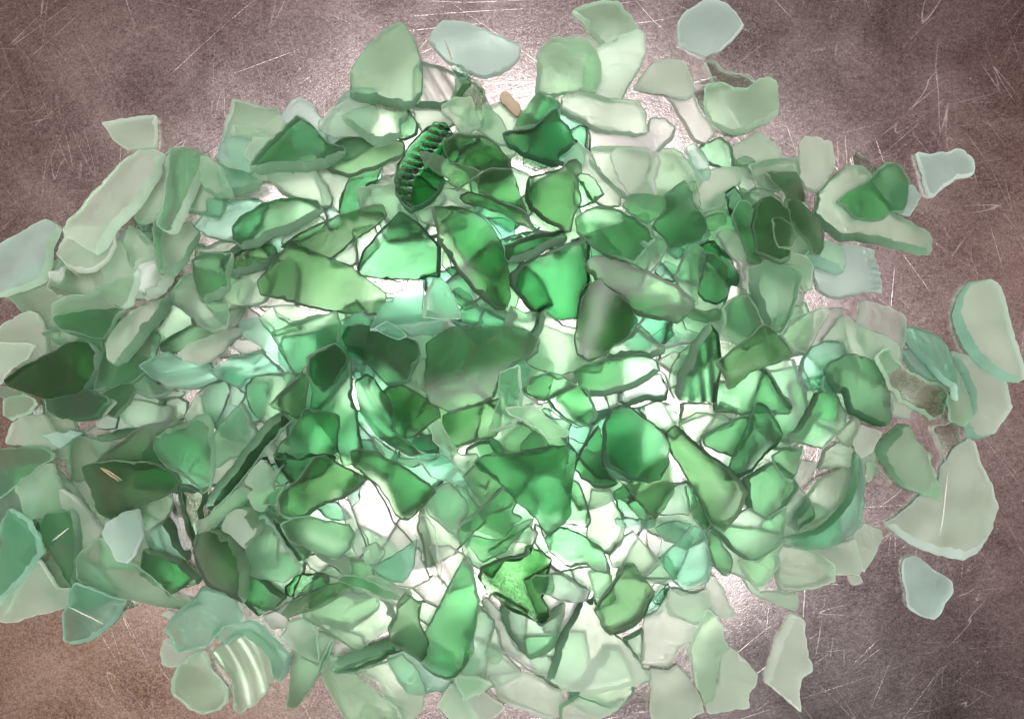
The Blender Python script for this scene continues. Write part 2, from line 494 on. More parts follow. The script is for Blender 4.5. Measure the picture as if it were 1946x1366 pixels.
# shards that show a broad slanting side: (direction the side faces, width in metres, glass of the side)
SIDES = {
    'large frosted triangle with': (-92, 0.0036, 'g'), 'tall grey half moon': (-130, 0.0034, 't'), 'pale green diamond shard': (160, 0.0036, 'g'),
    'big aqua crescent': (140, 0.0030, 'd'), 'broad mint slab with a long arm': (-105, 0.0028, 'g'), 'large dark green leaf shaped': (-15, 0.0055, 'g'),
    'grey blade with a dark': (-35, 0.0045, 'g'), 'mint shield with green': (-35, 0.0042, 'g'), 'green oval shell': (0, 0.0045, 'g'),
    'large colourless pointed': (-85, 0.0038, 'b'), 'bordered green shield': (60, 0.0036, 'g'), 'large smoky triangular': (165, 0.0036, 'g'),
    'large kite shaped': (-95, 0.0030, 'g'), 'pale green notched shard': (190, 0.0050, 'o'), 'green roll lying': (110, 0.0030, 'g'),
    'pale green rectangle with a dark': (180, 0.0034, 'g'), 'cream square with a thick': (180, 0.0028, 's'), 'cream shard shaped': (160, 0.0026, 's'),
    'long dark edged green stick': (135, 0.0045, 'g'), 'rounded olive grey': (20, 0.0038, 'o'), 'long broad warm': (-40, 0.0036, 'm'),
    'pale aqua shell shaped': (215, 0.0035, 't'), 'thick aqua ended bar': (-110, 0.0036, 't'), 'big green block with': (-115, 0.0024, 'd'),
    'milky trapezoid': (170, 0.0034, 'g'), 'tall green sail': (165, 0.0030, 'g'), 'long green oval lens': (-70, 0.0028, 'g'), 'dark green thick edged bar': (-60, 0.0050, 'g'),
    'long glossy oval': (-65, 0.0026, 'g'), 'pale green shard with a dark left': (180, 0.003, 'g'), 'large green slab with a bright': (200, 0.0036, 'g'),
}
LAST = {}
def make_shard(L, ty, ti, P, jag=0.00021, seed=None):
    """P: outline in photo pixels. Returns verts (world), faces, matrix"""
    W0 = np.c_[(P[:, 0] - 973) * PX, -(P[:, 1] - 683) * PX]
    size = math.sqrt(abs(area2(W0)))
    thick = float(np.clip(RNG.normal(0.0044, 0.0007), 0.0030, 0.0062)) * min(1.0, 0.45 + size / 0.028)
    if L >= 4: thick *= 1.15
    side_over = None
    for key, v in SIDES.items():
        if seed and key in seed: side_over = v
    if seed: seed = 'knurl' if 'knurled right' in seed else None
    jg = jag * (1.5 if ty == 'k' else 1.0)
    spec = None
    z = 0.004
    sd = int(RNG.integers(1 << 30))
    for it in range(2):
        globals()['RNG'] = np.random.default_rng(sd)
        Wz = W0 * (CAM_H - z) / CAM_H
        c = Wz.mean(0)
        Rl = smooth_outline(Wz - c, jg)
        if area2(Rl) < 0: Rl = Rl[::-1].copy()
        if ty == 'n': spec = ridge_fn('arc', Rl, NECK_ANGLE.get(ti, 0.3))
        elif ty == 'r': spec = ridge_fn('flute', Rl, FLUTE_ANGLE.get(ti, 0.5))
        elif ty == 'x': spec = ridge_fn('rope', Rl, 0)
        elif seed == 'knurl': spec = ridge_fn('knurl', Rl, 0)
        V, F, top, bot, nw = shard_mesh(Rl, ty, thick, spec, side_over)
        a, b, h, info = rest(Rl + c, c, bot, 0.30 if L < 3 else 0.42)
        z = h + thick / 2
    h += 0.00015
    if info is not None:
        x0, x1, y0, y1, m, lx, ly = info
        blk = HM[y0:y1, x0:x1]
        t = np.maximum(top(lx, ly), bot(lx, ly)) + a * lx + b * ly + h
        blk[m] = np.maximum(blk[m], t)
    LAST.update(c=c, z=z, top=top, a=a, b=b, rim=side_over[2] if side_over else ti)
    V = np.array(V)
    V[:, 2] += a * V[:, 0] + b * V[:, 1]
    h = max(h, 0.0001 - V[:, 2].min())
    return V, F, (c[0], c[1], h), nw

NECK_ANGLE = {'m': 0.35, 't': -1.4, 'd': -2.4}
FLUTE_ANGLE = {'c': 0.55, 'g': -0.5, 'd': 0.15, 'o': 0.2, 'm': 0.4}

def build(V, F, name, mats, idx=None):
    me = bpy.data.meshes.new(name)
    me.from_pydata([tuple(map(float, v)) for v in V], [], F)
    for m in mats: me.materials.append(m)
    me.polygons.foreach_set('use_smooth', [True] * len(me.polygons))
    if idx is not None: me.polygons.foreach_set('material_index', idx)
    # the worn faces meet the broken rim at a crease
    face_e = {}
    sharp = [False] * len(me.edges)
    li = [0] * len(me.loops); me.loops.foreach_get('edge_index', li)
    wallset, capset = set(), set()
    for p in me.polygons:
        (wallset if mats[p.material_index].name.startswith('broken_edge') else capset).update(li[p.loop_start:p.loop_start + p.loop_total])
    for e in wallset & capset: sharp[e] = True
    at = me.attributes.new('sharp_edge', 'BOOLEAN', 'EDGE'); at.data.foreach_set('value', sharp)
    me.update()
    o = bpy.data.objects.new(name, me)
    scene.collection.objects.link(o)
    return o

# level, type (f frosted flat, v curved, k clear, r fluted, n neck, x rope), tint | outline in photo pixels | label (none: lesser buried fragment)
DATA = """0kt|252,411 277,424 308,416 303,450 283,468 262,442|
0fm|195,509 226,457 244,473 254,509 262,519 257,565 206,565|pale milky slab just below the long broad warm grey blade
0fs|257,514 295,483 306,522 324,532 295,565 252,565|
0fm|670,437 711,422 721,468 680,514 675,468|
0kc|92,517 123,507 144,522 175,532 185,553 149,568 108,566 87,548|colourless crinkled piece just above the large dark leaf shaped shard
0ks|262,507 303,486 329,517 313,553 277,568 257,543|colourless slab just to the lower right of the long broad warm grey blade
0fs|1488,990 1519,1016 1499,1031 1483,1026|
1fs|193,234 226,229 257,224 280,219 293,219 293,257 290,278 257,283 239,285 216,265|warm grey tapered shard with pointed left tip
1fs|105,483 128,434 154,432 216,437 224,468 211,496 185,517 149,519 123,504|pale warm slab with grey edge above the large dark leaf shaped shard
1fb|-13,463 26,447 72,419 82,416 108,432 103,452 95,475 98,501 87,535 51,553 0,565 -21,565|aqua chunk with conchoidal chips to the lower left of the long broad warm grey blade
1fm|313,288 303,308 298,339 277,386 260,406 260,416 270,429 308,422 324,386 321,288|pale mint slab just to the right of the long broad warm grey blade
1ft|427,260 457,260 478,265 488,308 483,324 462,329 432,319 411,298 419,272|thick teal edged block just to the left of the large frosted triangle
1vt|406,308 432,319 468,329 498,344 488,360 455,368 424,368|aqua pointed strip just to the upper left of the long green oval lens
1fm|373,463 391,468 452,445 468,457 442,488 373,491|whitish narrow slab just to the lower left of the long green oval lens
1fs|480,262 526,260 524,283 480,314 467,296|grey chip just to the left of the large frosted triangle
1fm|593,319 665,334 655,355 647,386 644,406 613,386|pale mint slab just to the lower right of the large frosted triangle
1fd|665,337 711,324 732,308 711,350 691,375 675,416 644,406 642,378|dark teal strip just to the left of the rope twist base piece
1rc|727,314 747,308 762,303 757,355 719,355|
1ft|490,468 536,442 552,473 521,499|
1fp|624,493 675,452 680,499 655,509 629,506|pale green slab just to the upper right of the big olive fan shaped shard
1rc|788,134 801,116 827,123 853,134 871,141 896,159 860,200 835,206 788,206|colourless ribbed slab just to the right of the large kite shaped pale green shard
1km|865,146 891,139 912,159 930,200 935,231 909,249 853,206|clear pale slab just to the upper left of the deep green saddle shaped shard
1fm|783,200 835,206 863,231 845,242 804,252 788,226|pale mint slab just above the rope twist base piece
1fs|1073,72 1088,67 1119,67 1150,82 1130,98 1088,98|
1fc|1109,236 1140,239 1212,257 1232,252 1237,226 1263,226 1284,242 1276,262 1248,293 1237,303 1217,288 1153,288 1114,283|large whitish slab just to the right of the deep green saddle shaped shard
1fb|1289,41 1304,26 1325,10 1338,0 1366,0 1387,8 1417,44 1392,75 1371,92 1348,100 1340,103 1315,92 1291,82 1291,57|pale aqua hexagon shard
1ks|1338,118 1348,116 1376,134 1422,144 1438,154 1433,170 1371,170 1353,154|colourless pointed shard just to the upper left of the yellowish pale green wavy shard
1vc|1271,185 1284,200 1304,236 1322,267 1340,272 1361,252 1345,226 1330,193 1315,170 1284,180|colourless curved tube wall just to the left of the yellowish pale green wavy shard
1kc|1317,159 1361,146 1366,170 1345,226 1333,206|
1km|1620,298 1630,288 1646,303 1666,326 1656,347 1633,326|
1fb|1746,290 1766,293 1800,290 1825,283 1836,285 1851,308 1854,329 1838,337 1820,339 1800,352 1774,373 1766,365 1756,334|blue grey notched shard just to the right of the jagged green shard
1fm|812,400 838,359 884,361 899,390 868,400 838,395|pale mint curved slab just to the lower right of the rope twist base piece
1fm|1239,302 1260,281 1280,279 1301,297 1322,327 1332,353 1306,374 1265,384 1239,368 1226,338|rounded milky shard with a scalloped right edge
1fm|1319,327 1404,317 1409,343 1373,389 1337,404 1316,384|pale green slab just to the upper left of the rolled olive bottle neck fragment
1fb|1709,343 1735,353 1750,374 1732,410 1699,404 1688,368|
1fb|1544,512 1565,466 1601,466 1622,466 1647,471 1660,476 1673,512 1681,548 1678,556 1657,553 1632,559 1601,566 1575,564 1555,548|pale aqua thread rim piece with knurled right edge
1fm|98,579 123,566 185,553 221,584 170,594 118,615 98,610|pale bordered slab just above the large dark leaf shaped shard
1fs|-26,625 0,620 36,599 57,592 69,597 82,615 85,646 85,676 51,692 21,700 -26,697|clear grey quadrilateral just to the upper left of the large dark leaf shaped shard
1fs|-26,646 10,651 67,656 51,682 18,700 -5,728 -31,728|pinkish grey slab just to the left of the large dark leaf shaped shard
1vm|85,622 98,594 103,625 118,656 108,671 87,671|
1fg|293,753 319,743 349,746 344,753 308,761|
1ks|62,769 82,759 87,784 62,795|
1fm|-15,733 10,738 51,751 21,759 -10,753|
1fp|349,789 370,753 401,728 427,723 437,743 424,774 411,800 385,815 360,810|yellow green smooth shard just to the lower right of the green bottle neck ring
1fm|437,728 462,748 452,774 432,769|
1kc|415,641 477,644 498,664 462,675 415,680|clear sliver just to the right of the green bottle neck ring
1fc|677,803 708,834 729,865 677,865|
1vt|760,613 811,598 847,608 837,634 775,639|pale teal strip just to the upper right of the dark glossy green rough nugget
1fc|965,742 996,747 1032,772 996,788 960,777|
1fm|924,834 955,813 980,803 1006,813 1037,839 1016,860 986,865 944,860|pale mint slab just above the big dark angular shard with bright spot
1kt|955,695 970,711 980,772 962,772|
1fc|1232,690 1284,670 1330,706 1325,757 1284,757 1263,711|
1kb|1232,639 1258,628 1294,639 1299,659 1268,670|
1fp|1278,695 1293,669 1314,654 1308,700 1293,736 1272,736|
1fs|1693,746 1734,767 1729,795 1698,792|
1fm|1600,864 1631,859 1652,869 1677,844 1667,905 1626,895|
1fs|10,843 21,807 41,791 82,786 108,827 118,848 87,858 51,848|pale grey slab just to the lower left of the large dark leaf shaped shard
1ft|82,827 134,817 154,822 128,843 113,853|
1vg|185,832 231,817 267,812 242,832 195,838|
1ft|596,960 637,955 668,986 622,986|
1fc|642,950 668,955 678,996 699,1043 683,1063 663,1017|white slab just to the lower left of the olive axe head shard
1fc|821,1037 857,1037 893,1063 903,1109 857,1129 831,1088|whitish slab just above the long tall bottle shard
1vm|1016,996 1047,1016 1047,1047 1032,1052 1016,1032|
1fm|1119,1088 1155,1083 1171,1140 1135,1155|
1kc|1231,1011 1257,1026 1252,1052 1247,1062 1231,1042|
1fm|1560,892 1571,862 1591,841 1617,846 1637,872 1612,887|pale aqua slab just above the broad pale pane with bright crease
1fs|1519,1036 1560,1044 1622,1026 1642,1067 1637,1095 1612,1093 1581,1093 1560,1057|pinkish pale slab just to the right of the pale green rounded square
1fs|1622,1021 1642,995 1673,1006 1678,1021 1663,1057 1642,1088|pinkish grey slab with an undulating edge to the right of the pale green rounded square
1fs|1612,1093 1637,1095 1642,1108 1622,1111|
1fm|1406,1093 1427,1108 1447,1129 1478,1124 1514,1129 1519,1139 1514,1160 1468,1149 1432,1124|pale pentagon just to the lower left of the pale green rounded square
1fs|1488,954 1514,923 1535,944 1509,980 1493,1000|
1fs|1514,872 1555,880 1540,908 1519,923 1499,954 1488,928|
1fm|1267,1119 1288,1119 1314,1129 1344,1124 1355,1160 1324,1185 1272,1165|
1fm|1648,877 1663,882 1658,908 1648,913|
1ks|1775,813 1795,808 1819,803 1826,842 1806,867 1803,880 1790,852|clear grey strip just above the large colourless scratched shard
1fb|1716,1075 1723,1063 1739,1060 1759,1070 1785,1088 1811,1104 1813,1124 1801,1140 1785,1165 1775,1178 1754,1171 1729,1155|small pale aqua shard with a green folded left side
1ks|216,1159 242,1143 267,1151 236,1159|
1fs|308,1169 319,1161 344,1164 324,1179|
1vs|498,1169 528,1159 549,1185 534,1195 518,1195|
1fs|523,1164 570,1133 606,1123 554,1169|
1fm|570,1128 616,1092 657,1102 647,1107 606,1123|
1fc|785,1118 827,1092 857,1118 837,1154 811,1143|white slab just to the upper left of the long tall bottle shard
1fm|785,1149 811,1143 832,1154 816,1185 801,1179|
1fm|832,1344 842,1318 873,1292 883,1334 904,1364 898,1380 862,1375|
1ks|688,1349 698,1339 755,1354 734,1367 693,1364|
1fm|606,1200 636,1210 616,1251 606,1262 600,1231|
1fs|923,1133 949,1164 959,1200 985,1236 1006,1251 1036,1246 1052,1262 1047,1287 1016,1282 980,1257 954,1231 939,1190 918,1143|whitish slab around the lime tongue just to the right of the long tall bottle shard
1fs|831,1339 857,1298 882,1323 918,1318 954,1344 959,1354 928,1375 862,1375|pale ragged slab just below the long tall bottle shard
1fs|928,1257 954,1241 990,1277 928,1282 923,1292|white chip just to the lower right of the long tall bottle shard
1vs|1344,1092 1360,1097 1380,1128 1391,1154 1401,1169 1396,1177 1375,1174 1350,1159 1339,1143|clear curved flake just to the left of the pale green rounded square
1fs|1380,1226 1401,1241 1422,1262 1437,1282 1434,1303 1422,1318 1424,1344 1396,1349 1350,1359 1344,1344 1365,1298 1370,1251|colourless rough textured slab just to the left of the cream sail shaped shard
1fs|1504,1169 1514,1172 1529,1179 1532,1210 1537,1251 1545,1264 1545,1275 1524,1287 1519,1308 1522,1352 1488,1323 1457,1298 1457,1282 1468,1246 1483,1210|cream shard shaped like a sail with a hooked side
1fm|1221,1272 1237,1275 1237,1292 1206,1303|
2fm|383,298 401,301 419,319 432,344 439,373 411,373 385,360 378,344|milky leaf shaped shard just to the upper left of the long green oval lens
2vt|380,375 391,370 419,373 445,370 473,368 493,386 488,424 462,450 437,455 406,452 380,442 357,427 373,406 383,393|milky teal rounded shard with ragged left edge
2fm|236,424 257,437 280,457 295,478 290,488 270,499 254,511 247,506 242,478 226,457 231,442|small mint wedge just to the lower right of the long broad warm grey blade
2fp|290,416 308,427 355,419 373,442 367,463 355,493 334,524 303,517 301,493 290,463 288,432|mint shield with green right edge to the left of the long green oval lens
2fb|534,244 536,221 549,198 565,183 588,195 621,237 616,296 557,288|pale bluish block just above the large frosted triangle
2fs|608,231 629,206 660,190 711,201 716,231 685,257 634,260 606,244|cream white slab just to the upper right of the large frosted triangle
2fm|506,332 544,326 598,324 619,352 631,375 626,391 603,396 570,383 544,373 518,350|milky mint slab just below the large frosted triangle
2fm|680,360 711,352 750,350 762,365 783,401 793,419 742,429 724,406 685,406 680,380|squarish pale mint slab with rough left edge
2ft|611,396 629,393 644,406 649,422 621,432|
2vp|536,465 542,445 603,406 619,419 613,434 567,457|
2fb|840,39 878,41 922,57 968,77 991,87 986,103 968,128 942,141 917,144 878,128 858,121 814,75 822,62|pale grey oblong shard with a tan scratch
2kt|860,128 878,123 891,139 886,152 871,152|
2fg|750,231 775,206 793,236 791,254 757,265|
2fm|1088,21 1109,10 1140,5 1178,3 1184,18 1196,28 1212,51 1220,64 1191,72 1150,85 1130,67 1114,44|pale green trapezium just to the upper right of the big milky shard with brown spot
2fm|1153,85 1186,69 1212,59 1225,69 1225,103 1214,128 1199,154 1181,188 1153,190 1114,180 1114,128 1124,92|large pale green slab just to the right of the big milky shard with brown spot
2fs|1207,162 1227,134 1243,118 1263,113 1299,113 1309,134 1315,154 1317,180 1304,188 1268,180 1237,172 1209,167|pale grey dome shaped shard just to the lower left of the pale aqua hexagon
2ft|1307,280 1320,272 1338,290 1351,329 1345,344 1330,339 1315,313|narrow teal strip just to the lower left of the yellowish pale green wavy shard
2fm|1389,277 1420,262 1446,249 1471,270 1484,290 1484,303 1451,313 1399,319|milky pale slab just below the yellowish pale green wavy shard
2fm|1127,277 1166,275 1222,277 1237,290 1235,321 1227,360 1196,385 1160,352 1124,308|milky green square slab just above the glossy dark green bottle wall
2km|1086,249 1101,239 1119,242 1124,252 1122,288 1114,290 1096,272 1078,257|
2kt|925,415 946,415 992,426 1028,431 1012,451 956,456 946,441|clear teal rippled strip just to the upper right of the large curved green fang
2fc|1161,292 1172,279 1228,279 1249,287 1254,307 1244,343 1249,379 1228,400 1202,379 1177,343|pale bordered slab just above the glossy dark green bottle wall
2fm|791,405 827,395 863,400 832,431 802,420|
2kt|1378,368 1393,356 1409,374 1419,430 1404,440 1388,410|
2km|1345,410 1383,399 1388,420 1352,435|
2fm|1547,407 1560,363 1575,348 1606,317 1619,312 1642,317 1655,332 1660,353 1699,404 1765,440 1776,451 1771,482 1750,482 1688,466 1627,456 1601,458 1570,435 1555,420|broad mint slab with a long arm
2fm|1503,507 1539,512 1544,548 1534,551 1519,543 1508,528|
2fm|182,543 216,532 257,522 265,512 262,548 249,579 234,586 211,576 190,558|pale mint wedge with green rim just below the long broad warm grey blade
2fp|75,633 103,622 144,635 190,646 195,671 154,666 118,661 92,646|pale green tapering shard just above the large dark leaf shaped shard
2fm|424,558 452,532 498,512 514,543 504,574 478,581 437,576|pale mint shard just to the left of the big olive fan shaped shard
2fp|303,563 360,599 367,620 334,635 298,656 283,630 293,604|pale teal slab just above the green bottle neck ring
2fp|242,728 267,707 288,728 324,743 308,753 283,756 252,743|pale green chip just to the lower left of the green bottle neck ring
2fm|5,759 41,751 67,759 72,769 57,784 21,800 5,789|pale grey green shard just to the lower left of the large dark leaf shaped shard
2fp|316,764 339,756 355,764 349,795 324,805|
2nt|400,706 441,680 503,667 528,690 554,711 513,711 477,716 462,736 436,726 410,711|teal curved strip just to the right of the green bottle neck ring
2vt|451,613 492,603 518,628 544,670 559,711 528,685 492,654 462,639|long teal strip just to the lower left of the big olive fan shaped shard
2kc|436,582 487,582 503,592 492,603 457,613 431,628|colourless stripe slab just to the lower left of the big olive fan shaped shard
2fm|770,731 785,706 806,685 827,700 821,742 801,752 780,742|pale mint slab just to the lower right of the dark glossy green rough nugget
2ft|785,834 821,824 847,844 862,875 821,885 785,860|
2ft|703,628 734,577 785,536 806,531 801,587 852,608 785,618 744,623|clear teal shard with streaks to the upper right of the dark glossy green rough nugget
2km|708,536 775,531 765,551 744,557 708,546|
2ft|960,700 996,680 1011,700 996,731 996,747 980,757 965,736|
2kt|1032,777 1052,783 1073,798 1093,813 1129,808 1114,844 1078,834 1057,808|clear aqua plate to the upper right of the big dark angular shard with bright spot
2fc|1150,752 1181,747 1191,772 1160,777|
2kb|1206,623 1242,582 1293,577 1334,607 1375,612 1365,643 1324,648 1267,659 1231,648|clear aqua knurled rim piece with embossed squares
2fm|1298,769 1334,769 1365,774 1401,782 1396,797 1344,785 1298,803|whitish slab just below the tall sail shaped ribbed shard
2fm|1524,797 1591,823 1632,787 1637,823 1612,849 1601,844 1586,828|
2fs|1622,839 1637,808 1678,823 1658,859 1632,869|pale grey slab just to the upper right of the broad pale pane with bright crease
2fm|1499,854 1529,849 1519,880 1499,880|
2fc|1631,612 1641,571 1667,577 1693,587 1713,595 1723,607 1718,648 1713,690 1693,690 1652,674 1631,643|cream square with a thick glassy left edge
2vt|1708,664 1734,664 1765,700 1785,726 1765,720 1734,705|clear aqua strip just to the lower left of the tall grey half moon shard
2fs|1811,669 1837,674 1873,700 1914,726 1919,756 1924,772 1908,797 1888,823 1862,833 1847,833 1839,808 1852,787 1847,746 1831,710|large colourless grey disc like shard just below the tall grey half moon shard
2fm|-10,1059 10,1038 10,997 26,966 51,992 77,1017 80,1053 62,1074 31,1115 0,1172 -21,1125|
2fm|36,894 57,884 92,884 103,910 118,956 118,982 92,982 62,989 41,992 36,961 26,935|squarish pale mint slab with soft dimples just to the left of the yellow olive pentagon
2fs|118,930 144,946 170,976 190,1012 154,1059 144,1043 149,976 123,966|pinkish grey pane just to the lower left of the yellow olive pentagon
2fm|123,925 159,910 180,966 195,987 190,1012 164,976|pale mint strip just to the lower left of the yellow olive pentagon
2kg|272,1059 288,1048 334,1069 365,1100 344,1120 298,1110 267,1089|
2kt|473,879 504,868 514,920 488,935 468,904|
2fc|657,935 683,914 699,914 719,940 735,966 745,991 781,1027 796,1048 807,1079 817,1099 786,1115 755,1109 719,1089 704,1043 693,1017 673,986|tall pale straw coloured shard just below the olive axe head shard
2fm|804,955 822,930 853,919 884,950 889,971 873,991 868,1017 855,1012 837,996 812,976|pale yellow textured shard just to the lower right of the olive axe head shard
2kt|514,883 529,888 550,914 534,924 519,914|
2vg|519,981 550,991 570,1027 586,1048 580,1063 565,1068 539,1037 524,1012|teal green strip just to the right of the rounded olive grey shard
2fm|573,1063 596,1053 622,1063 663,1094 647,1099 616,1094 586,1084|pale mint slab to the right of the rounded olive grey shard
2fm|586,1027 622,1048 657,1058 668,1079 663,1094 632,1073 601,1053|pale green wedge just to the lower left of the olive axe head shard
2fm|688,1043 714,1032 729,1048 719,1073 693,1073|
2ft|704,1079 740,1063 765,1048 791,1027 786,1073 765,1109 729,1099|pale aqua shard with a teal band just above the bone shaped olive shard
2km|755,855 791,858 832,858 827,873 791,873 760,868|
2ft|668,924 683,919 683,950 670,963 660,950|
2fm|1124,929 1160,929 1165,950 1176,975 1191,1001 1186,1027 1160,1057 1129,1042 1117,1016 1119,970|tall smooth pale green slab just above the olive pyramid shaped shard
2fp|1217,1099 1242,1073 1263,1052 1284,1088 1268,1109 1237,1109|green clear fold just to the upper right of the olive pyramid shaped shard
2fm|929,1047 965,1027 1006,996 1022,1011 1011,1047 991,1063 944,1063|pale milky slab just below the big dark angular shard with bright spot
2ks|1027,991 1047,996 1068,991 1052,1016 1037,1022|
2ft|1257,1057 1283,1036 1308,1011 1319,1000 1339,1006 1350,1047 1355,1077 1350,1108 1324,1121 1303,1124 1283,1108 1267,1083|milky mint shield with a white chipped corner
2ft|1249,1006 1283,995 1319,1000 1303,1021 1293,1036 1267,1031|clear teal tip just to the lower left of the olive wedge by the heavy shard
2fm|1529,944 1545,923 1576,903 1612,887 1627,903 1622,939 1601,970 1565,995 1529,1011 1509,995 1509,975|broad pale pane with a bright crease
2fm|1406,1067 1447,1067 1478,1036 1481,1067 1463,1103 1447,1126 1432,1113 1416,1088|mint wedge pointing down just to the left of the pale green rounded square
2kp|1247,1108 1267,1108 1267,1134 1257,1149 1242,1144|
2vs|1690,998 1729,970 1767,934 1790,914 1801,883 1821,852 1847,834 1857,842 1867,878 1888,929 1901,965 1896,996 1883,1032 1867,1052 1837,1065 1806,1060 1765,1047 1729,1032 1708,1016|large colourless pointed shard with a scratch line
2fm|1672,849 1677,844 1698,821 1718,808 1734,813 1749,842 1770,862 1775,888 1783,916 1790,929 1785,947 1749,939 1713,924 1688,898 1672,862|pale green diamond shard with a green upper left edge
2fs|0,1143 36,1107 77,1061 92,1092 108,1118 128,1118 141,1138 128,1154 98,1161 67,1169 31,1182 0,1182 -21,1169|grey green slab with a ragged bottom edge
2fs|303,1241 313,1215 339,1236 375,1231 391,1226 375,1246 355,1262 329,1267 308,1262|whitish rounded slab under the bubbly shard just to the left of the colourless bottle neck
2fg|451,1128 472,1095 492,1097 518,1118 541,1136 523,1154 492,1169 472,1154 457,1143|green square shard just to the lower right of the rounded olive grey shard
2vg|541,1344 554,1272 559,1236 580,1251 606,1262 626,1221 636,1210 626,1241 595,1298 564,1344 549,1349|tall green edged spike just to the right of the colourless bottle neck
2fm|703,1087 734,1092 770,1118 785,1123 760,1149 724,1133 688,1113|pale mint slab just to the upper left of the bone shaped olive shard
2fp|904,1257 883,1267 862,1292 878,1328 888,1331 914,1313|
2fp|954,1149 985,1164 1021,1185 1047,1164 1072,1149 1072,1169 1062,1205 1052,1231 1031,1246 1011,1254 995,1246 975,1221 959,1195 949,1169|lime tongue shaped shard just to the left of the large smoky triangular pane
2fm|1083,1313 1108,1287 1134,1251 1149,1231 1180,1231 1201,1267 1211,1292 1206,1323 1185,1344 1160,1359 1119,1354 1083,1334|pale teal pane just below the large smoky triangular pane
2fs|928,1285 954,1277 1000,1277 1031,1292 1047,1305 1067,1313 1067,1349 1052,1375 1016,1359 964,1339 944,1323 939,1303|pinkish pale pentagon with a small green bump
2fs|1062,1339 1098,1323 1160,1349 1185,1334 1160,1359 1108,1375 1067,1370|pale slab with a white scratch just below the large smoky triangular pane
2fm|862,1285 898,1287 934,1303 913,1318 882,1331|small mint triangle just below the long tall bottle shard
2fp|892,1221 908,1159 923,1174 939,1190 934,1215 923,1251 921,1272 903,1290 877,1287 882,1257|pale green shard behind the tall bottle shard
2fm|939,1195 949,1221 954,1246 944,1262 923,1251|
2fs|1237,1272 1272,1275 1288,1262 1303,1282 1319,1303 1334,1328 1339,1354 1308,1370 1242,1380 1237,1349|large pale grey slab standing at the bottom edge
2fm|1185,1215 1221,1195 1224,1251 1216,1262 1201,1241|pale teal chip just to the right of the large smoky triangular pane
3fs|301,288 283,278 252,283 231,298 200,334 175,365 159,396 134,422 128,440 136,452 159,465 195,486 211,473 221,450 231,429 257,404 283,360 293,339|long broad warm grey blade
3vp|316,278 329,275 360,278 385,290 388,303 378,339 360,386 349,424 339,445 326,445 303,429 308,416 313,398 316,334|upright curved bottle wall strip just to the right of the long broad warm grey blade
3fo|603,303 629,275 655,260 685,262 711,278 742,270 768,272 770,285 765,298 711,324 662,337 629,326|olive green winged shard just to the left of the rope twist base piece
3fm|840,198 865,188 896,185 904,218 914,242 891,254 878,257 860,226 842,216|pale mint notched square just to the upper right of the rope twist base piece
3fp|917,200 932,206 953,226 966,252 971,277 942,272 912,252 917,226|bright green leaf shaped shard just to the left of the deep green saddle shaped shard
3fm|1022,98 1047,72 1063,67 1078,75 1119,77 1132,98 1140,123 1142,154 1132,175 1104,172 1063,180 1019,175 1022,134|big round cornered milky shard with a brown spot on its left edge
3vm|1068,185 1086,170 1114,175 1153,185 1181,188 1212,188 1225,208 1230,213 1230,249 1212,257 1178,252 1135,242 1101,226 1065,208|curved milky shard with soft green bands above the glossy dark green bottle wall
3fm|1335,170 1345,162 1376,159 1394,167 1425,167 1446,149 1466,144 1479,149 1484,190 1482,213 1461,231 1440,239 1425,249 1394,254 1376,249 1351,234 1338,206|yellowish pale green shard with a wavy top edge
3fp|1322,285 1340,270 1371,262 1389,275 1394,308 1397,324 1371,321 1345,308 1335,295|pale green shard with a dark left rim
3fg|981,231 1001,221 1017,231 1027,236 1011,252 986,254|
3kp|991,295 1037,303 1040,316 1017,326 996,313|
3fs|1525,267 1532,260 1556,262 1581,270 1584,290 1589,308 1584,324 1574,344 1561,365 1538,360 1520,334 1522,298|pale pinkish white slab just to the upper left of the jagged green shard
3fm|1077,297 1100,271 1125,292 1138,323 1164,348 1179,374 1177,392 1146,390 1120,374 1100,333 1074,312|long mint strip curving down to the right
3vg|951,459 987,444 1023,436 1059,441 1023,467 961,487|
3fg|845,477 858,508 871,521 861,526 848,513 840,503|
3fp|820,531 838,528 853,546 868,575 874,605 802,605 807,569|small lime tongue just to the lower left of the large curved green fang
3fg|856,541 868,539 889,557 899,575 879,585 863,569|
3kt|889,277 910,271 894,256 843,256 817,271 802,287 832,302 863,307|
3ft|1120,451 1151,446 1182,477 1197,508 1151,508 1125,487|
3km|1309,350 1319,345 1329,368 1334,389 1332,404 1319,389 1311,368|
3fg|1399,309 1417,294 1435,304 1424,327 1435,358 1409,379 1401,343|teal green blade just to the upper left of the rolled olive bottle neck fragment
3fp|1422,315 1445,307 1486,299 1522,302 1527,327 1491,353 1476,363 1450,353 1435,338|green shard with a scraped pale face just above the rolled olive bottle neck fragment
3vc|1365,446 1383,433 1404,451 1417,476 1419,507 1414,533 1399,497 1378,476|clear ribbed arc just to the lower left of the rolled olive bottle neck fragment
3ft|1244,517 1265,497 1286,507 1301,517 1280,538 1255,528|
3ft|1265,476 1296,456 1347,430 1357,446 1327,466 1286,492|
3fm|1445,502 1491,482 1532,487 1548,507 1545,548 1532,551 1517,517|frosted pale slab just to the lower right of the rolled olive bottle neck fragment
3fm|1286,538 1301,584 1347,579 1368,589 1383,569 1393,543 1424,548 1429,600 1383,646 1301,625|pale mint slab just above the tall sail shaped ribbed shard
3fg|1381,574 1399,566 1429,559 1440,584 1460,625 1414,641 1378,620|
3fm|1557,461 1575,456 1601,471 1609,482 1606,517 1596,520 1570,512 1550,502 1529,487 1539,471|thick aqua ended bar just to the upper left of the knurled pale aqua rim piece
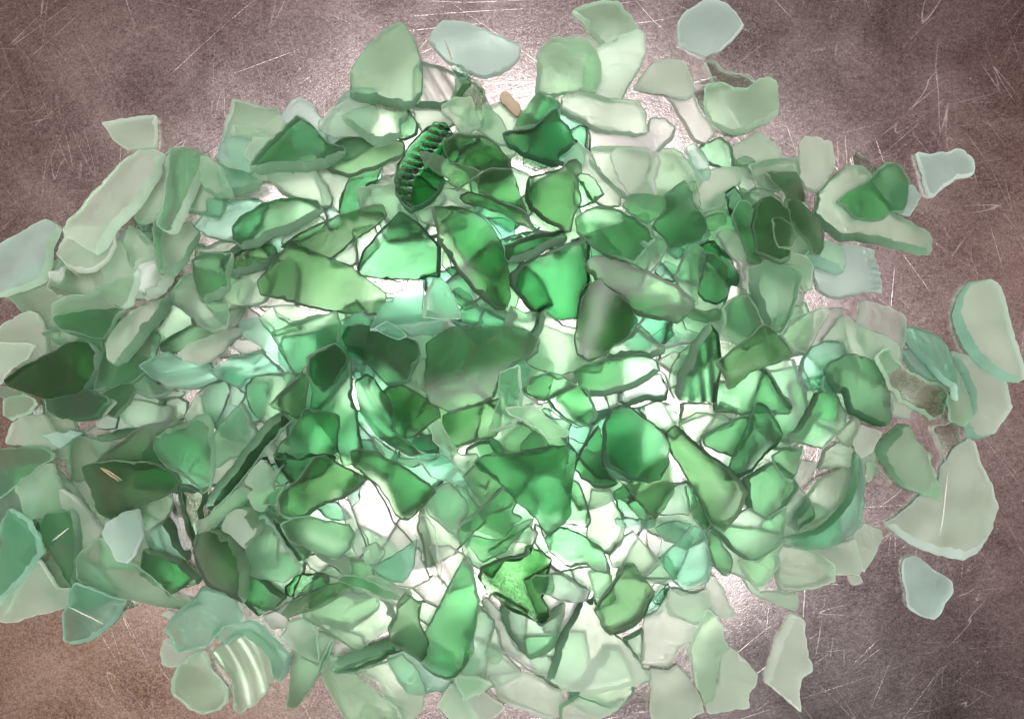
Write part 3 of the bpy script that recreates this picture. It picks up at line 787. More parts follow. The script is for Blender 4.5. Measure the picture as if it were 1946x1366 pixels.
3fg|103,604 154,589 221,584 236,589 216,610 195,648 154,638 113,625|green lens end just to the upper right of the large dark leaf shaped shard
3fg|193,676 216,687 236,687 262,646 283,628 298,640 295,671 277,707 252,728 221,735 180,743 190,712|mid green curled slab under the blade to the left of the green bottle neck ring
3fp|306,558 334,527 360,517 380,558 406,574 427,574 434,599 427,625 401,633 375,620 344,594 313,574|long green shield with a pale lower end
3vg|298,656 324,635 360,620 385,625 406,630 421,640 385,656 349,666 313,671 298,666|green curved bar just above the green bottle neck ring
3nt|267,694 288,682 319,669 339,682 370,692 391,692 403,707 411,720 385,733 355,741 319,738 288,717|green bottle neck ring
3vd|82,761 128,753 170,743 206,753 216,764 190,792 154,800 108,795 87,784|dark green curved shard just to the lower right of the large dark leaf shaped shard
3fm|231,769 247,756 277,766 319,774 316,800 298,818 257,815 231,795|pale green quadrilateral just to the lower left of the green bottle neck ring
3fg|492,605 513,582 528,598 554,613 580,621 534,634 518,639 503,623|small green plate just to the lower left of the big olive fan shaped shard
3fm|518,582 539,580 580,587 616,598 590,608 554,618 528,603|pale mint plate under the olive fan just below the long green oval lens
3fg|462,731 477,716 513,708 554,711 570,721 539,747 528,767 544,788 518,803 498,808 477,788 462,757|green shard with a chipped left edge to the right of the green bottle neck ring
3fp|405,824 436,783 451,767 467,788 487,824 462,860 415,885 400,860|pale green slab with dark rim just above the long thin green stick
3fo|839,793 868,777 914,767 950,757 955,803 940,829 904,839 873,852 857,870 842,829|glossy green diamond shaped shard just below the large smooth olive shard with the hooked lobe
3fp|950,706 986,695 991,731 991,788 976,808 950,819 929,819 950,757|green block with an upright pale edge above the big dark angular shard with bright spot
3vt|670,680 713,711 739,739 729,747 698,726 672,695|
3ft|713,623 734,610 755,623 770,639 755,644 729,634|
3fg|955,634 960,613 970,582 996,592 1027,595 1022,623 1006,649 1001,670 986,644|teal green slab just to the upper left of the milky trapezoid with crackled edge
3fm|962,775 980,772 1011,772 1032,788 1057,808 1083,821 1081,831 1047,834 1027,819 996,798 975,788|pale green curved parallelogram just above the big dark angular shard with bright spot
3fb|1178,747 1212,736 1237,721 1263,711 1278,742 1273,762 1237,762 1196,772 1176,762|dusky blue grey curved band just to the lower right of the long glossy oval shard
3rp|1212,777 1242,762 1273,767 1289,788 1304,819 1284,839 1263,824 1232,803|bright lime fluted fragment to the upper right of the heavy dark olive shard with streaks
3vg|1283,582 1308,582 1339,592 1370,587 1370,607 1344,612 1314,607 1293,597|
3fp|1375,587 1396,566 1427,561 1442,582 1457,618 1452,643 1411,664 1386,648 1373,633 1380,607|pale green squarish shard with a mottled face
3fm|1488,638 1504,618 1535,597 1565,584 1576,592 1560,623 1550,648 1535,674 1509,664|pale leaf with a chip at its tip
3fp|1452,697 1488,687 1509,684 1519,710 1529,736 1540,767 1540,808 1514,854 1478,854 1468,797 1499,777 1483,746|long green slab with a bright chipped right rim
3ft|1514,715 1524,684 1545,659 1576,648 1607,646 1617,669 1601,684 1576,700 1571,736 1535,741|teal green block with pale lower half just below the knurled pale aqua rim piece
3fm|1293,803 1324,785 1344,785 1375,792 1396,803 1360,818 1334,833 1334,849 1308,833 1293,818|mint shard with a thin glossy top rim
3ft|1560,715 1571,715 1576,746 1565,751 1558,736|
3fm|1564,648 1585,618 1600,602 1616,605 1631,618 1662,630 1688,641 1708,654 1713,690 1688,710 1662,736 1626,700 1605,654|large pale mint pane just below the knurled pale aqua rim piece
3vm|1813,669 1826,705 1842,741 1852,772 1852,792 1831,808 1811,797 1806,762 1821,746|aqua edged narrow shard just to the lower left of the tall grey half moon shard
3fp|123,843 134,832 175,835 221,843 195,868 164,889 159,910 139,920 118,917 118,884|mint shard with a green bottom edge to the upper left of the yellow olive pentagon
3vp|216,982 247,971 288,951 324,935 324,971 308,992 277,1010 262,1007 221,997|round bottomed green lobe just to the lower right of the yellow olive pentagon
3vm|383,1033 373,992 401,976 427,956 447,935 473,920 486,925 486,940 462,956 437,976 401,1007|pale straw coloured strip just below the long thin green stick
3kt|329,925 349,946 360,987 375,1038 365,1046 349,1048 339,1007 329,966|clear green thin blade just to the upper left of the rounded olive grey shard
3kp|339,920 391,935 380,971 375,1012 365,1043 355,1007 344,961|green clear slab just to the upper left of the rounded olive grey shard
3vt|277,1017 303,992 313,982 324,997 339,1028 355,1053 355,1066 334,1064 308,1053 288,1043|aqua twisted shard with blue sheen just to the left of the rounded olive grey shard
3vg|92,976 118,971 139,969 149,987 149,1023 146,1059 139,1100 134,1118 118,1100 108,1074 92,1048 77,1028 77,997|green oval shell with a thick right rim
3fo|175,802 211,781 216,797 211,817 180,815|
3fd|519,868 539,858 570,873 616,863 632,873 606,904 575,914 555,919 544,904 529,888|dark green shard under the sloping slab to the right of the long thin green stick
3fg|668,904 688,909 693,912 678,930 647,948 637,950|
3ks|783,991 801,976 817,986 830,1007 832,1043 837,1079 840,1115 827,1104 812,1073 796,1037|clear pointed spike just to the lower right of the olive axe head shard
3fp|490,981 508,978 524,996 539,1027 560,1058 573,1073 565,1089 539,1109 514,1104 472,1094 467,1063 472,1027 488,1007|big green shard with a bright lower tip
3fm|539,883 519,904 514,919 483,930 467,914 483,888 498,881 514,894 519,945 498,971 483,966 472,940|mottled mint shard just to the lower right of the long thin green stick
3vt|683,837 704,837 724,863 704,868 683,852|
3vd|719,832 755,832 791,832 832,827 832,858 812,863 781,858 750,847|dark teal ragged strip just to the upper right of the olive axe head shard
3ft|801,873 837,863 884,899 894,930 848,914 817,904|pale teal slab just to the right of the olive axe head shard
3fm|709,827 755,863 791,873 812,878 781,888 740,873 714,852|pale slab just above the olive axe head shard
3vm|821,806 837,801 857,837 872,867 903,867 914,883 934,908 924,929 908,924 878,903 852,867 826,837|tall smoky green strip just to the upper right of the olive axe head shard
3vo|878,903 908,878 939,908 955,924 934,944 919,960 903,939|olive strip end just to the left of the big dark angular shard with bright spot
3fg|991,847 1006,826 1016,821 1032,831 1047,852 1022,862 991,860|
3fg|908,842 929,831 950,842 960,862 939,862 914,867|
3kb|1242,975 1268,934 1309,914 1325,955 1309,980|clear ribbed aqua slab to the lower left of the olive wedge by the heavy shard
3ft|1171,986 1191,986 1248,986 1245,1001 1217,1011 1191,1004 1171,996|pale aqua piece with a lip just above the olive pyramid shaped shard
3fm|1160,1057 1186,1016 1201,1006 1222,1032 1242,1052 1258,1068 1237,1088 1217,1104 1191,1078 1165,1078|milky mint shard with a lacy edge just above the olive pyramid shaped shard
3fg|898,1022 924,1027 950,1029 980,1001 1016,986 960,1047 919,1068 908,1063 893,1037|green V shaped slab just to the upper right of the long tall bottle shard
3kp|1303,923 1319,934 1339,949 1350,975 1360,995 1344,1006 1324,990 1308,970|clear teal green shard just below the olive wedge by the heavy shard
3fg|1422,913 1447,892 1473,877 1504,903 1519,923 1504,949 1483,970 1468,988 1452,985 1432,970 1422,949|smoky green kite just below the dark green sickle shaped fang
3fp|1350,1006 1386,990 1427,964 1457,985 1493,959 1491,1000 1488,1026 1478,1042 1457,1057 1442,1067 1422,1070 1406,1057 1380,1031|large green slab with a bright chip near its lower right edge
3vg|1339,1016 1350,1008 1365,1016 1375,1036 1391,1057 1393,1077 1386,1095 1375,1095 1360,1077 1350,1052|upright green pod shaped shard just to the left of the pale green rounded square
3kp|1506,985 1524,954 1535,944 1550,970 1550,980 1529,995 1514,1006|small pale green corner chip just to the left of the big aqua crescent shard
3fm|1481,1042 1493,1036 1535,1044 1560,1052 1581,1072 1583,1103 1560,1113 1519,1124 1488,1126 1478,1103 1478,1072|pale green rounded square with an inner curve
3fp|146,1066 159,1046 190,1020 231,1025 247,1066 277,1087 303,1113 319,1133 365,1149 385,1149 344,1164 298,1159 231,1143 185,1123 146,1100|very long pale olive slab just to the upper left of the sea green bubbly shard
3ft|-15,1169 -15,1036 26,964 62,989 77,1020 82,1051 57,1087 21,1123 0,1143|big milky teal slab to the lower left of the yellow olive pentagon
3ft|134,1149 139,1123 149,1105 180,1118 211,1133 236,1143 226,1164 206,1190 180,1210 159,1223 141,1226 123,1223 118,1215 121,1185 123,1164|clear grey teal kite with a bright scratch
3fg|272,1046 303,1051 339,1066 360,1087 375,1102 370,1115 339,1120 316,1136 306,1118 283,1092 267,1077|mottled green jagged shard just to the left of the rounded olive grey shard
3fm|344,1262 365,1244 385,1239 396,1257 401,1282 416,1298 429,1318 427,1339 411,1354 385,1359 360,1349 334,1328 324,1318 326,1292|pale grey green rounded shard with a glossy notch
3nm|396,1246 416,1226 432,1221 447,1200 483,1195 504,1215 524,1236 534,1262 519,1292 504,1318 478,1344 452,1359 442,1349 439,1323 437,1292 416,1267|colourless bottle neck with raised thread rings
3ft|411,1200 427,1185 457,1182 483,1179 504,1200 534,1231 550,1246 545,1272 529,1303 514,1287 514,1257 493,1226 468,1205 432,1223 416,1215|green folded rim piece of the bottle neck
3kg|539,1118 554,1102 575,1092 600,1090 621,1097 621,1110 595,1125 564,1138 544,1136|glossy green rounded chip just to the right of the rounded olive grey shard
3fm|575,1169 600,1149 631,1133 662,1128 688,1133 719,1128 734,1138 749,1174 739,1200 708,1221 683,1239 662,1236 636,1215 606,1195 580,1179|bisected mint shard with a bright chip to the left of the bone shaped olive shard
3fp|534,1210 549,1179 575,1172 595,1185 606,1195 603,1231 606,1257 590,1257 570,1246 549,1231|green nugget with a pale lower half to the upper right of the colourless bottle neck
3fm|657,1282 719,1262 765,1241 791,1267 796,1277 806,1298 801,1349 780,1375 760,1375 734,1328 724,1298 688,1282|pale mint pane beneath the green roll just below the bone shaped olive shard
3fm|606,1277 626,1246 647,1257 631,1272 667,1282 708,1313 755,1349 765,1375 657,1375 636,1344 616,1303|pale green pane at the bottom edge to the right of the colourless bottle neck
3vp|1049,1095 1072,1092 1088,1087 1093,1107 1108,1120 1124,1125 1119,1146 1098,1149 1077,1149 1052,1138 1036,1128|bright yellow green slab just to the left of the olive pyramid shaped shard
3fm|1088,1087 1103,1079 1134,1079 1165,1097 1165,1123 1144,1143 1134,1138 1119,1123 1098,1107|mint shard with a wavy edge to the upper left of the olive pyramid shaped shard
3kt|1227,1174 1237,1149 1252,1128 1268,1107 1273,1123 1268,1149 1252,1169 1237,1174|
3fs|1039,1292 1052,1257 1057,1231 1077,1190 1098,1154 1108,1143 1119,1151 1131,1143 1144,1169 1155,1200 1180,1215 1196,1231 1221,1267 1227,1282 1206,1298 1175,1305 1134,1310 1098,1310 1067,1308|large smoky triangular pane with a dark left edge
3fs|1226,1174 1247,1164 1267,1133 1272,1113 1288,1128 1319,1128 1344,1118 1350,1143 1334,1169 1319,1210 1308,1231 1293,1241 1272,1275 1221,1269 1224,1221|pale cream slab just to the right of the olive pyramid shaped shard
3fm|1339,1154 1360,1169 1373,1190 1375,1215 1386,1231 1370,1251 1365,1272 1360,1303 1360,1336 1344,1341 1329,1308 1319,1272 1311,1231 1324,1195|pale green flame shaped shard just to the left of the cream sail shaped shard
4fo|426,493 459,475 506,460 516,468 521,481 511,499 495,514 467,522 436,524 426,509|dusky olive lens just to the lower left of the long green oval lens
4fg|441,432 454,414 485,393 531,375 570,375 603,383 613,401 595,416 552,440 511,452 488,468 459,475 444,455|long green oval lens
4fg|477,319 493,293 518,267 557,224 565,216 577,221 601,249 624,267 652,278 655,288 644,298 621,314 583,324 531,326 493,332|large frosted triangle with a dark green lower edge
4fm|652,219 673,211 706,203 750,211 773,211 768,226 760,237 762,257 737,272 711,278 685,257 660,237 649,226|faceted pale green nugget with a highlight just below the large kite shaped pale green shard
4vo|526,468 570,440 647,411 706,393 727,393 734,409 711,432 673,452 626,488 583,483 544,468|long olive green bar just to the upper right of the big olive fan shaped shard
4fd|762,405 800,430 838,470 835,525 745,530 675,520 690,470 720,440|deep teal tent shaped chunk with a raised ridge
4fm|760,36 770,49 788,80 801,116 801,180 783,206 768,211 724,198 686,193 665,182 665,136 696,87 732,51|large kite shaped pale green shard with chipped sides
4rg|973,249 1006,200 1024,175 1058,188 1065,200 1063,226 1045,229 1024,239|clear green ribbed block just above the deep green saddle shaped shard
4xd|825,230 848,233 861,251 863,277 838,312 843,343 832,369 809,390 779,405 766,390 750,369 748,338 755,312 776,277 797,251|dark green bottle base piece with a rope twist rim
4fo|845,271 868,256 894,256 925,261 946,274 969,297 971,328 940,343 910,346 884,323 858,307 845,292|olive domed shard with a pale flaked rim
4vo|917,328 930,320 971,320 984,354 1000,400 976,395 940,374 910,364 910,343|olive trapezium with a pale sheen just to the left of the knobbly dark handle fragment
4kg|1097,328 1120,330 1133,343 1141,361 1149,369 1131,382 1105,390 1092,390 1097,359|clear green jagged block just to the right of the knobbly dark handle fragment
4fd|971,518 987,503 1023,485 1074,467 1118,451 1120,497 1120,554 1100,605 1023,605 994,569 971,539|broad green slab with soft light spots just above the milky trapezoid with crackled edge
4fd|956,467 997,451 1033,441 1069,438 1077,451 1074,459 1043,472 1007,490 966,500|dark green thick edged bar just below the knobbly dark handle fragment
4fg|1185,390 1197,369 1228,369 1267,374 1285,390 1254,415 1228,426 1213,418 1197,405|green plate with scored marks to the upper right of the glossy dark green bottle wall
4fd|1260,374 1280,356 1301,343 1311,363 1322,394 1345,415 1345,435 1332,451 1311,461 1275,471 1265,451 1239,430 1255,410 1265,394|dark green chunky shard with a pale ridged corner
4fo|1453,330 1471,327 1491,330 1517,327 1527,348 1535,374 1527,384 1507,379 1491,363 1471,348|long olive leaf just above the rolled olive bottle neck fragment
4vg|1404,384 1419,379 1429,389 1429,420 1440,471 1455,497 1445,500 1429,492 1414,456 1401,430 1393,410|narrow green curl just to the left of the rolled olive bottle neck fragment
4vg|1414,368 1440,358 1471,361 1491,379 1486,394 1460,374 1440,384 1424,399 1409,384|arched green band just above the rolled olive bottle neck fragment
4fp|1306,471 1327,464 1337,471 1340,497 1329,528 1322,553 1327,579 1306,584 1286,548 1280,523 1296,497|mint green shard with a dark arched left edge
4fp|1208,476 1224,461 1244,446 1265,451 1273,466 1260,492 1239,515 1203,497|small pale nugget with a sheen to the upper right of the large dark olive bar
4fp|1424,507 1440,505 1481,505 1507,507 1522,520 1519,543 1517,569 1507,600 1491,631 1460,625 1440,579 1424,543|pale green rectangle with a dark left edge
4fo|1101,569 1111,543 1137,533 1157,543 1193,569 1208,610 1183,651 1142,667 1106,656 1098,615|
4fg|1591,384 1611,366 1637,353 1657,338 1686,307 1699,307 1722,325 1729,348 1729,368 1719,404 1699,402 1681,415 1657,417 1627,415 1609,399|jagged green shard with a pale right side
4fo|0,723 36,700 92,669 128,653 159,648 180,656 193,671 195,682 193,707 180,730 159,746 123,753 98,761 72,756 36,743 5,733|large dark green leaf shaped shard with a sawtooth lower edge
4vs|306,561 303,584 288,610 267,635 252,661 234,687 216,692 200,682 193,656 200,630 216,610 236,589 267,574|grey blade with a dark green right edge
4fg|360,491 385,481 442,481 437,517 437,548 416,568 385,574 375,558 365,522|dark green block just to the lower left of the long green oval lens
4vs|334,671 360,653 391,640 416,630 437,622 452,620 457,625 437,640 424,656 416,671 396,687 370,692 344,684|grey pointed feather shaped shard just to the upper right of the green bottle neck ring
4vo|180,748 216,733 236,733 244,743 236,764 221,784 211,795 195,789 216,764|lime edged band just to the lower right of the large dark leaf shaped shard
4fg|516,631 554,613 595,605 626,595 639,595 647,613 642,654 611,670 588,680 585,706 559,711 546,690 528,659|dark green roof shaped shard just below the big olive fan shaped shard
4vg|585,680 616,664 642,654 667,680 667,716 667,752 677,808 683,852 677,885 647,885 636,844 600,798 590,777 595,747 588,716|tall green bottle wall strip with a frosted band
4fo|719,752 734,739 760,734 785,744 811,760 832,777 837,793 811,808 791,829 770,834 749,824 742,798 724,772|dark olive rounded shard just to the lower right of the dark glossy green rough nugget
4nd|672,726 690,711 708,726 724,742 744,767 747,819 775,839 811,860 785,865 749,849 719,829 698,808 683,783 675,757|deep teal curved neck wall just below the dark glossy green rough nugget
4fm|1034,590 1047,598 1073,618 1104,623 1104,654 1109,680 1135,690 1145,680 1140,706 1083,706 1057,713 1027,703 996,690 993,675 1006,654 1022,618|milky trapezoid with a crackled left edge
4fp|1140,675 1165,654 1201,634 1217,618 1227,628 1248,649 1266,659 1263,672 1237,680 1207,675 1165,685 1145,685|pale green triangle pointing right just to the upper right of the long glossy oval shard
4fm|1137,670 1153,680 1140,695 1109,695 1104,690|
4rd|1347,612 1360,628 1370,669 1373,700 1368,736 1365,767 1324,764 1293,762 1285,741 1293,705 1314,659 1329,633|tall green sail shaped ribbed shard
4fg|1368,726 1396,726 1437,705 1457,700 1483,746 1504,772 1499,785 1447,782 1411,785 1362,782 1362,756|green trapezoid with a flat bottom just below the dark olive shard with oval chip
4fg|1560,702 1571,690 1596,677 1622,672 1637,679 1668,690 1678,715 1694,756 1702,792 1694,813 1668,810 1642,797 1617,785 1601,746 1586,746 1571,726|big green block with a lighter top band
4fp|1558,751 1571,746 1596,744 1607,772 1617,787 1612,813 1586,833 1565,851 1545,849 1509,836 1499,831 1519,813 1535,787 1545,772|pale green notched shard with a dark left border
4fg|1334,828 1350,818 1386,803 1422,787 1432,790 1427,818 1416,849 1396,869 1370,862 1344,846|green shard with a bright edge to the left of the dark green sickle shaped fang
4km|1657,679 1667,669 1682,666 1693,679 1713,700 1734,710 1759,720 1790,731 1811,751 1803,787 1780,803 1759,787 1734,772 1713,762 1693,736 1677,710|clear oblong fragment with an embossed bar and a pitted end
4vt|1718,630 1734,620 1765,628 1790,638 1803,659 1813,690 1821,720 1816,762 1808,756 1806,736 1785,720 1765,695 1739,664 1723,643|pale aqua shell shaped shard with a teal left edge
4fs|1816,597 1829,559 1852,535 1883,530 1903,541 1908,566 1919,612 1934,664 1944,715 1934,726 1903,720 1867,700 1837,664 1821,633|tall grey half moon shard with a teal lower edge
4fg|-21,858 10,853 51,848 82,853 100,863 98,874 77,884 51,904 26,925 0,946 -26,961|green horn shaped shard with a rounded tip
4fo|175,884 206,853 236,835 267,809 288,804 313,802 324,791 337,802 319,817 298,827 288,853 308,884 267,894 216,884|long olive shard with a wavy top just above the yellow olive pentagon
4fg|290,832 313,817 355,804 378,791 396,791 406,807 411,853 411,899 406,925 391,935 375,920 344,899 319,889 298,868 288,853|bordered green shield with a grey sheen to the left of the long thin green stick
4vb|193,1017 200,992 231,976 252,971 260,997 262,1023 252,1053 239,1071 221,1064 206,1038|grey green stub with a glassy chipped tip
4fs|427,979 462,961 478,964 493,987 504,1002 483,1023 468,1043 452,1028 421,1007|grey green squarish shard just to the upper right of the rounded olive grey shard
4fd|580,778 596,775 622,783 642,791 640,822 634,863 596,865 565,873 524,873 516,865 534,842 555,817 570,796|dark green slab with sloping top to the upper right of the long thin green stick
4fg|498,960 519,935 539,922 539,960|
4fg|1083,908 1099,919 1114,950 1122,991 1114,1001 1088,998 1068,991 1078,960|green wing just to the lower right of the big dark angular shard with bright spot
4fg|865,1004 893,986 919,960 944,934 955,926 970,939 980,955 975,975 991,986 975,996 965,1016 955,1027 939,1022 908,1009 872,1009|green wing shaped shard with a dark upper edge
4kd|1119,826 1135,806 1145,842 1145,878 1160,903 1176,919 1160,926 1129,926 1104,908 1091,890 1099,867|dark green curved shell under the heavy shard
4fo|1145,883 1171,908 1191,924 1217,898 1253,872 1273,867 1281,908 1281,939 1263,965 1242,986 1227,970 1207,944 1186,919|glossy olive five sided shard with veins just below the heavy dark olive shard with streaks
4kd|1165,934 1183,919 1201,939 1222,965 1242,986 1222,986 1186,986 1176,965|clear dark rimmed block with chips just below the heavy dark olive shard with streaks
4fg|1468,867 1488,857 1519,857 1529,846 1522,872 1514,898 1504,916 1488,910 1475,892|small green rounded shard just to the lower right of the dark green sickle shaped fang
4ft|308,1190 329,1169 360,1143 380,1120 396,1118 427,1123 447,1133 457,1154 465,1177 432,1185 411,1205 401,1223 370,1231 337,1241 324,1221 308,1200|sea green shard with bubbles
4vo|534,1169 549,1149 580,1133 616,1118 647,1107 667,1113 642,1133 616,1149 580,1164 544,1174|olive green blade lying slanted just to the upper right of the colourless bottle neck
4vg|644,1102 652,1095 677,1095 703,1102 734,1120 760,1136 755,1143 729,1138 703,1123 667,1113|thin green curved blade just to the upper left of the bone shaped olive shard
4fo|737,1221 742,1190 755,1164 760,1138 770,1123 780,1128 803,1143 796,1169 796,1190 811,1215 816,1246 801,1267 785,1257 765,1239|olive bone shaped shard
4vg|631,1262 642,1257 683,1241 724,1226 739,1221 765,1239 719,1262 683,1275 642,1282 631,1277|green roll lying across the pale shards to the left of the long tall bottle shard
4ko|910,1097 918,1082 939,1066 964,1059 995,1051 998,1038 1011,1036 1016,1046 1031,1046 1047,1061 1042,1087 1039,1107 1031,1138 1044,1154 1044,1174 1031,1187 1018,1182 995,1174 964,1159 944,1138 923,1118|dark glass chunk with bright facets and an inner V
4fg|1011,1102 1018,1095 1049,1095 1052,1123 1047,1133 1026,1128 1013,1118|
4fo|1129,1159 1144,1138 1165,1107 1185,1072 1206,1072 1211,1087 1221,1100 1247,1128 1237,1154 1227,1179 1211,1195 1185,1208 1162,1213 1149,1200 1139,1179|olive pyramid shaped shard
5fo|548,455 600,480 665,505 735,560 722,598 640,595 495,560 490,535 520,495|big olive fan shaped shard with a pale highlight
5fd|957,252 986,249 1011,244 1050,211 1058,206 1063,226 1078,239 1096,270 1076,283 1063,293 1063,311 1050,311 1024,303 986,288 965,277|deep green saddle shaped shard
5fo|797,287 822,289 853,305 874,312 894,318 920,325 899,336 866,361 853,338 832,325 807,307|olive brown pointed shard just to the right of the rope twist base piece
5fo|874,369 889,361 920,369 956,384 997,400 1007,413 1017,436 992,423 951,400 910,387 884,379|dark olive flat sliver just to the upper right of the large curved green fang
5vo|1000,356 1005,333 1023,330 1048,325 1069,320 1079,307 1095,302 1105,312 1105,328 1097,338 1102,369 1102,384 1089,415 1084,438 1074,441 1059,431 1038,420 1017,402 1007,395 1000,379|knobbly dark handle fragment with a groove
5vo|822,397 838,392 874,392 899,400 920,415 943,441 956,477 966,518 966,549 971,564 958,587 940,585 925,572 899,549 868,515 853,487 835,456 827,426|large curved green fang shaped shard with pale lower end
5vg|1097,410 1115,392 1141,387 1172,395 1208,413 1233,436 1246,456 1233,467 1218,462 1228,472 1208,503 1192,495 1161,485 1125,462 1100,436|glossy dark green bottle wall piece
5fo|1118,497 1128,487 1151,487 1177,492 1202,503 1254,523 1295,544 1326,569 1321,585 1295,611 1254,605 1223,600 1197,587 1167,564 1141,539 1131,518 1120,513|large dark olive bar with bulbous left tip
5vo|1435,425 1440,394 1455,376 1471,371 1491,384 1501,404 1504,435 1501,466 1499,492 1481,502 1450,489 1437,476 1435,446|rolled olive bottle neck fragment
5fo|1471,415 1491,415 1507,430 1514,456 1504,471 1481,471 1471,446|small dark curved chip just to the right of the rolled olive bottle neck fragment
5vo|1499,374 1517,379 1537,394 1558,420 1566,446 1563,471 1553,487 1542,482 1537,461 1517,440 1501,420 1496,394|dusky olive petal shaped shard just to the right of the rolled olive bottle neck fragment
5vd|1327,466 1357,456 1373,471 1393,492 1409,523 1411,538 1393,543 1383,528 1363,507 1337,487|dark green hook shaped band to the lower left of the rolled olive bottle neck fragment
5fd|1334,482 1357,487 1378,507 1388,538 1381,564 1365,579 1337,569 1322,548 1332,523|dark green spade shaped shard just to the right of the large dark olive bar
5fd|588,680 616,664 639,654 652,664 662,680 647,706 631,731 611,744 595,726 588,711|olive dark thumb shaped shard just to the left of the dark glossy green rough nugget
5fo|510,770 544,736 570,716 585,695 585,726 580,757 572,793 559,795 534,783|small olive triangle just to the upper right of the long thin green stick
5fd|642,639 652,621 672,613 693,618 719,628 744,639 770,641 791,652 798,675 785,706 775,724 755,731 734,731 713,711 677,680 652,659|dark glossy green rough nugget
5fo|809,654 832,634 862,623 914,621 965,623 1001,628 1024,649 1022,670 1006,680 976,693 952,711 945,731 940,754 919,767 888,777 857,783 821,767 809,752 809,706|large smooth olive shard with a hooked right lobe
5vo|1106,567 1124,541 1142,533 1155,546 1181,562 1201,582 1212,605 1209,623 1191,644 1165,659 1145,675 1119,685 1101,675 1093,644 1099,608|dark olive chunky shard with a cracked left edge
5vg|1088,706 1114,693 1155,685 1191,677 1227,675 1248,685 1258,703 1242,716 1217,731 1191,742 1165,749 1140,752 1114,754 1104,736|long glossy oval shard with a pale spot on its left
5kg|993,739 1011,716 1042,711 1068,716 1083,726 1114,742 1129,767 1135,798 1119,806 1093,806 1068,790 1042,762 1016,752|glossy green rough bar with a bright chipped groove
5vd|1145,803 1160,777 1176,767 1196,772 1217,788 1242,808 1263,824 1273,844 1268,885 1253,911 1232,916 1191,906 1155,885 1142,855|dark olive heavy shard with streaked top
5fo|1362,690 1396,661 1427,638 1452,615 1468,625 1488,643 1506,666 1509,679 1468,692 1437,705 1406,726 1388,738 1375,715|dark olive four sided shard with a small oval chip
5vd|1437,764 1447,762 1463,777 1483,803 1493,828 1486,854 1463,869 1437,900 1411,916 1386,921 1386,911 1401,875 1416,839 1429,803|dark green sickle shaped fang
5vo|1265,823 1288,810 1303,821 1319,839 1344,859 1375,880 1401,905 1422,936 1401,982 1375,1008 1350,988 1319,926 1283,869|long olive wedge running down to the right
5fo|157,886 190,876 216,874 247,876 283,879 308,889 329,899 339,917 324,935 288,951 252,966 221,982 198,987 182,974 170,930|yellow olive pentagon with a tan scratch
5vd|527,784 545,802 524,822 493,858 457,910 427,946 398,971 385,966 396,935 416,910 442,874 468,838 504,797|long dark edged green stick
5vo|360,1053 375,1017 401,1007 421,1007 447,1023 468,1048 473,1084 468,1120 462,1146 437,1138 385,1118 370,1084|rounded olive grey shard with a thick right rim
5fo|596,870 616,870 637,883 652,894 673,904 688,914 668,935 647,950 616,958 601,966 580,981 560,984 539,976 529,960 534,940 555,919 580,894|dusky olive brown shard with a winged right end
5fo|665,858 683,855 714,863 750,881 781,899 807,919 827,937 812,955 791,976 771,996 760,994 745,986 735,960 719,935 693,909 668,888|olive shard shaped like an axe head
5fg|547,986 575,976 596,973 627,986 668,991 678,1012 668,1037 647,1058 622,1048 586,1030 560,1022 552,1007|dark green six sided shard just to the lower left of the olive axe head shard
5fd|896,878 908,867 944,862 986,860 1016,855 1047,849 1073,852 1093,862 1093,893 1088,924 1088,955 1086,980 1073,998 1052,1011 1037,1016 1022,991 1001,970 980,950 960,924 934,903 908,888|big dark green angular shard with a bright spot
5fg|1037,1027 1047,1011 1068,1004 1088,1009 1114,1022 1140,1042 1155,1063 1160,1083 1155,1088 1135,1083 1114,1073 1083,1078 1068,1068 1047,1052|olive green almond shard just to the upper left of the olive pyramid shaped shard
5vt|1486,1024 1509,1018 1550,1011 1581,990 1607,964 1622,939 1627,908 1625,877 1630,862 1642,882 1648,913 1648,959 1642,995 1627,1016 1601,1034 1571,1042 1529,1042 1504,1031|big aqua crescent shard with a dark teal sawn edge
5vg|796,1272 811,1257 816,1231 809,1205 816,1185 837,1149 862,1097 878,1066 883,1061 898,1082 909,1138 904,1195 898,1241 883,1267 862,1292 847,1295 821,1287|long tall green bottle shard pointing up with a ribbed right side"""

KINDS = {'n': ('bottle_neck_fragment', 'bottle neck piece'), 'x': ('bottle_base_fragment', 'bottle base piece')}
rest_V, rest_F, rest_I, rest_M = [], [], [], []
def add_rest(V, F, loc, ti, clear, nw):
    base = sum(len(v) for v in rest_V)
    rest_V.append(V + np.array(loc))
    rest_F.extend(tuple(i + base for i in f) for f in F)
    for m, k in ((glass(ti, clear, True), nw), (glass(ti, clear), len(F) - nw)):
        if m not in rest_M: rest_M.append(m)
        rest_I.extend([rest_M.index(m)] * k)

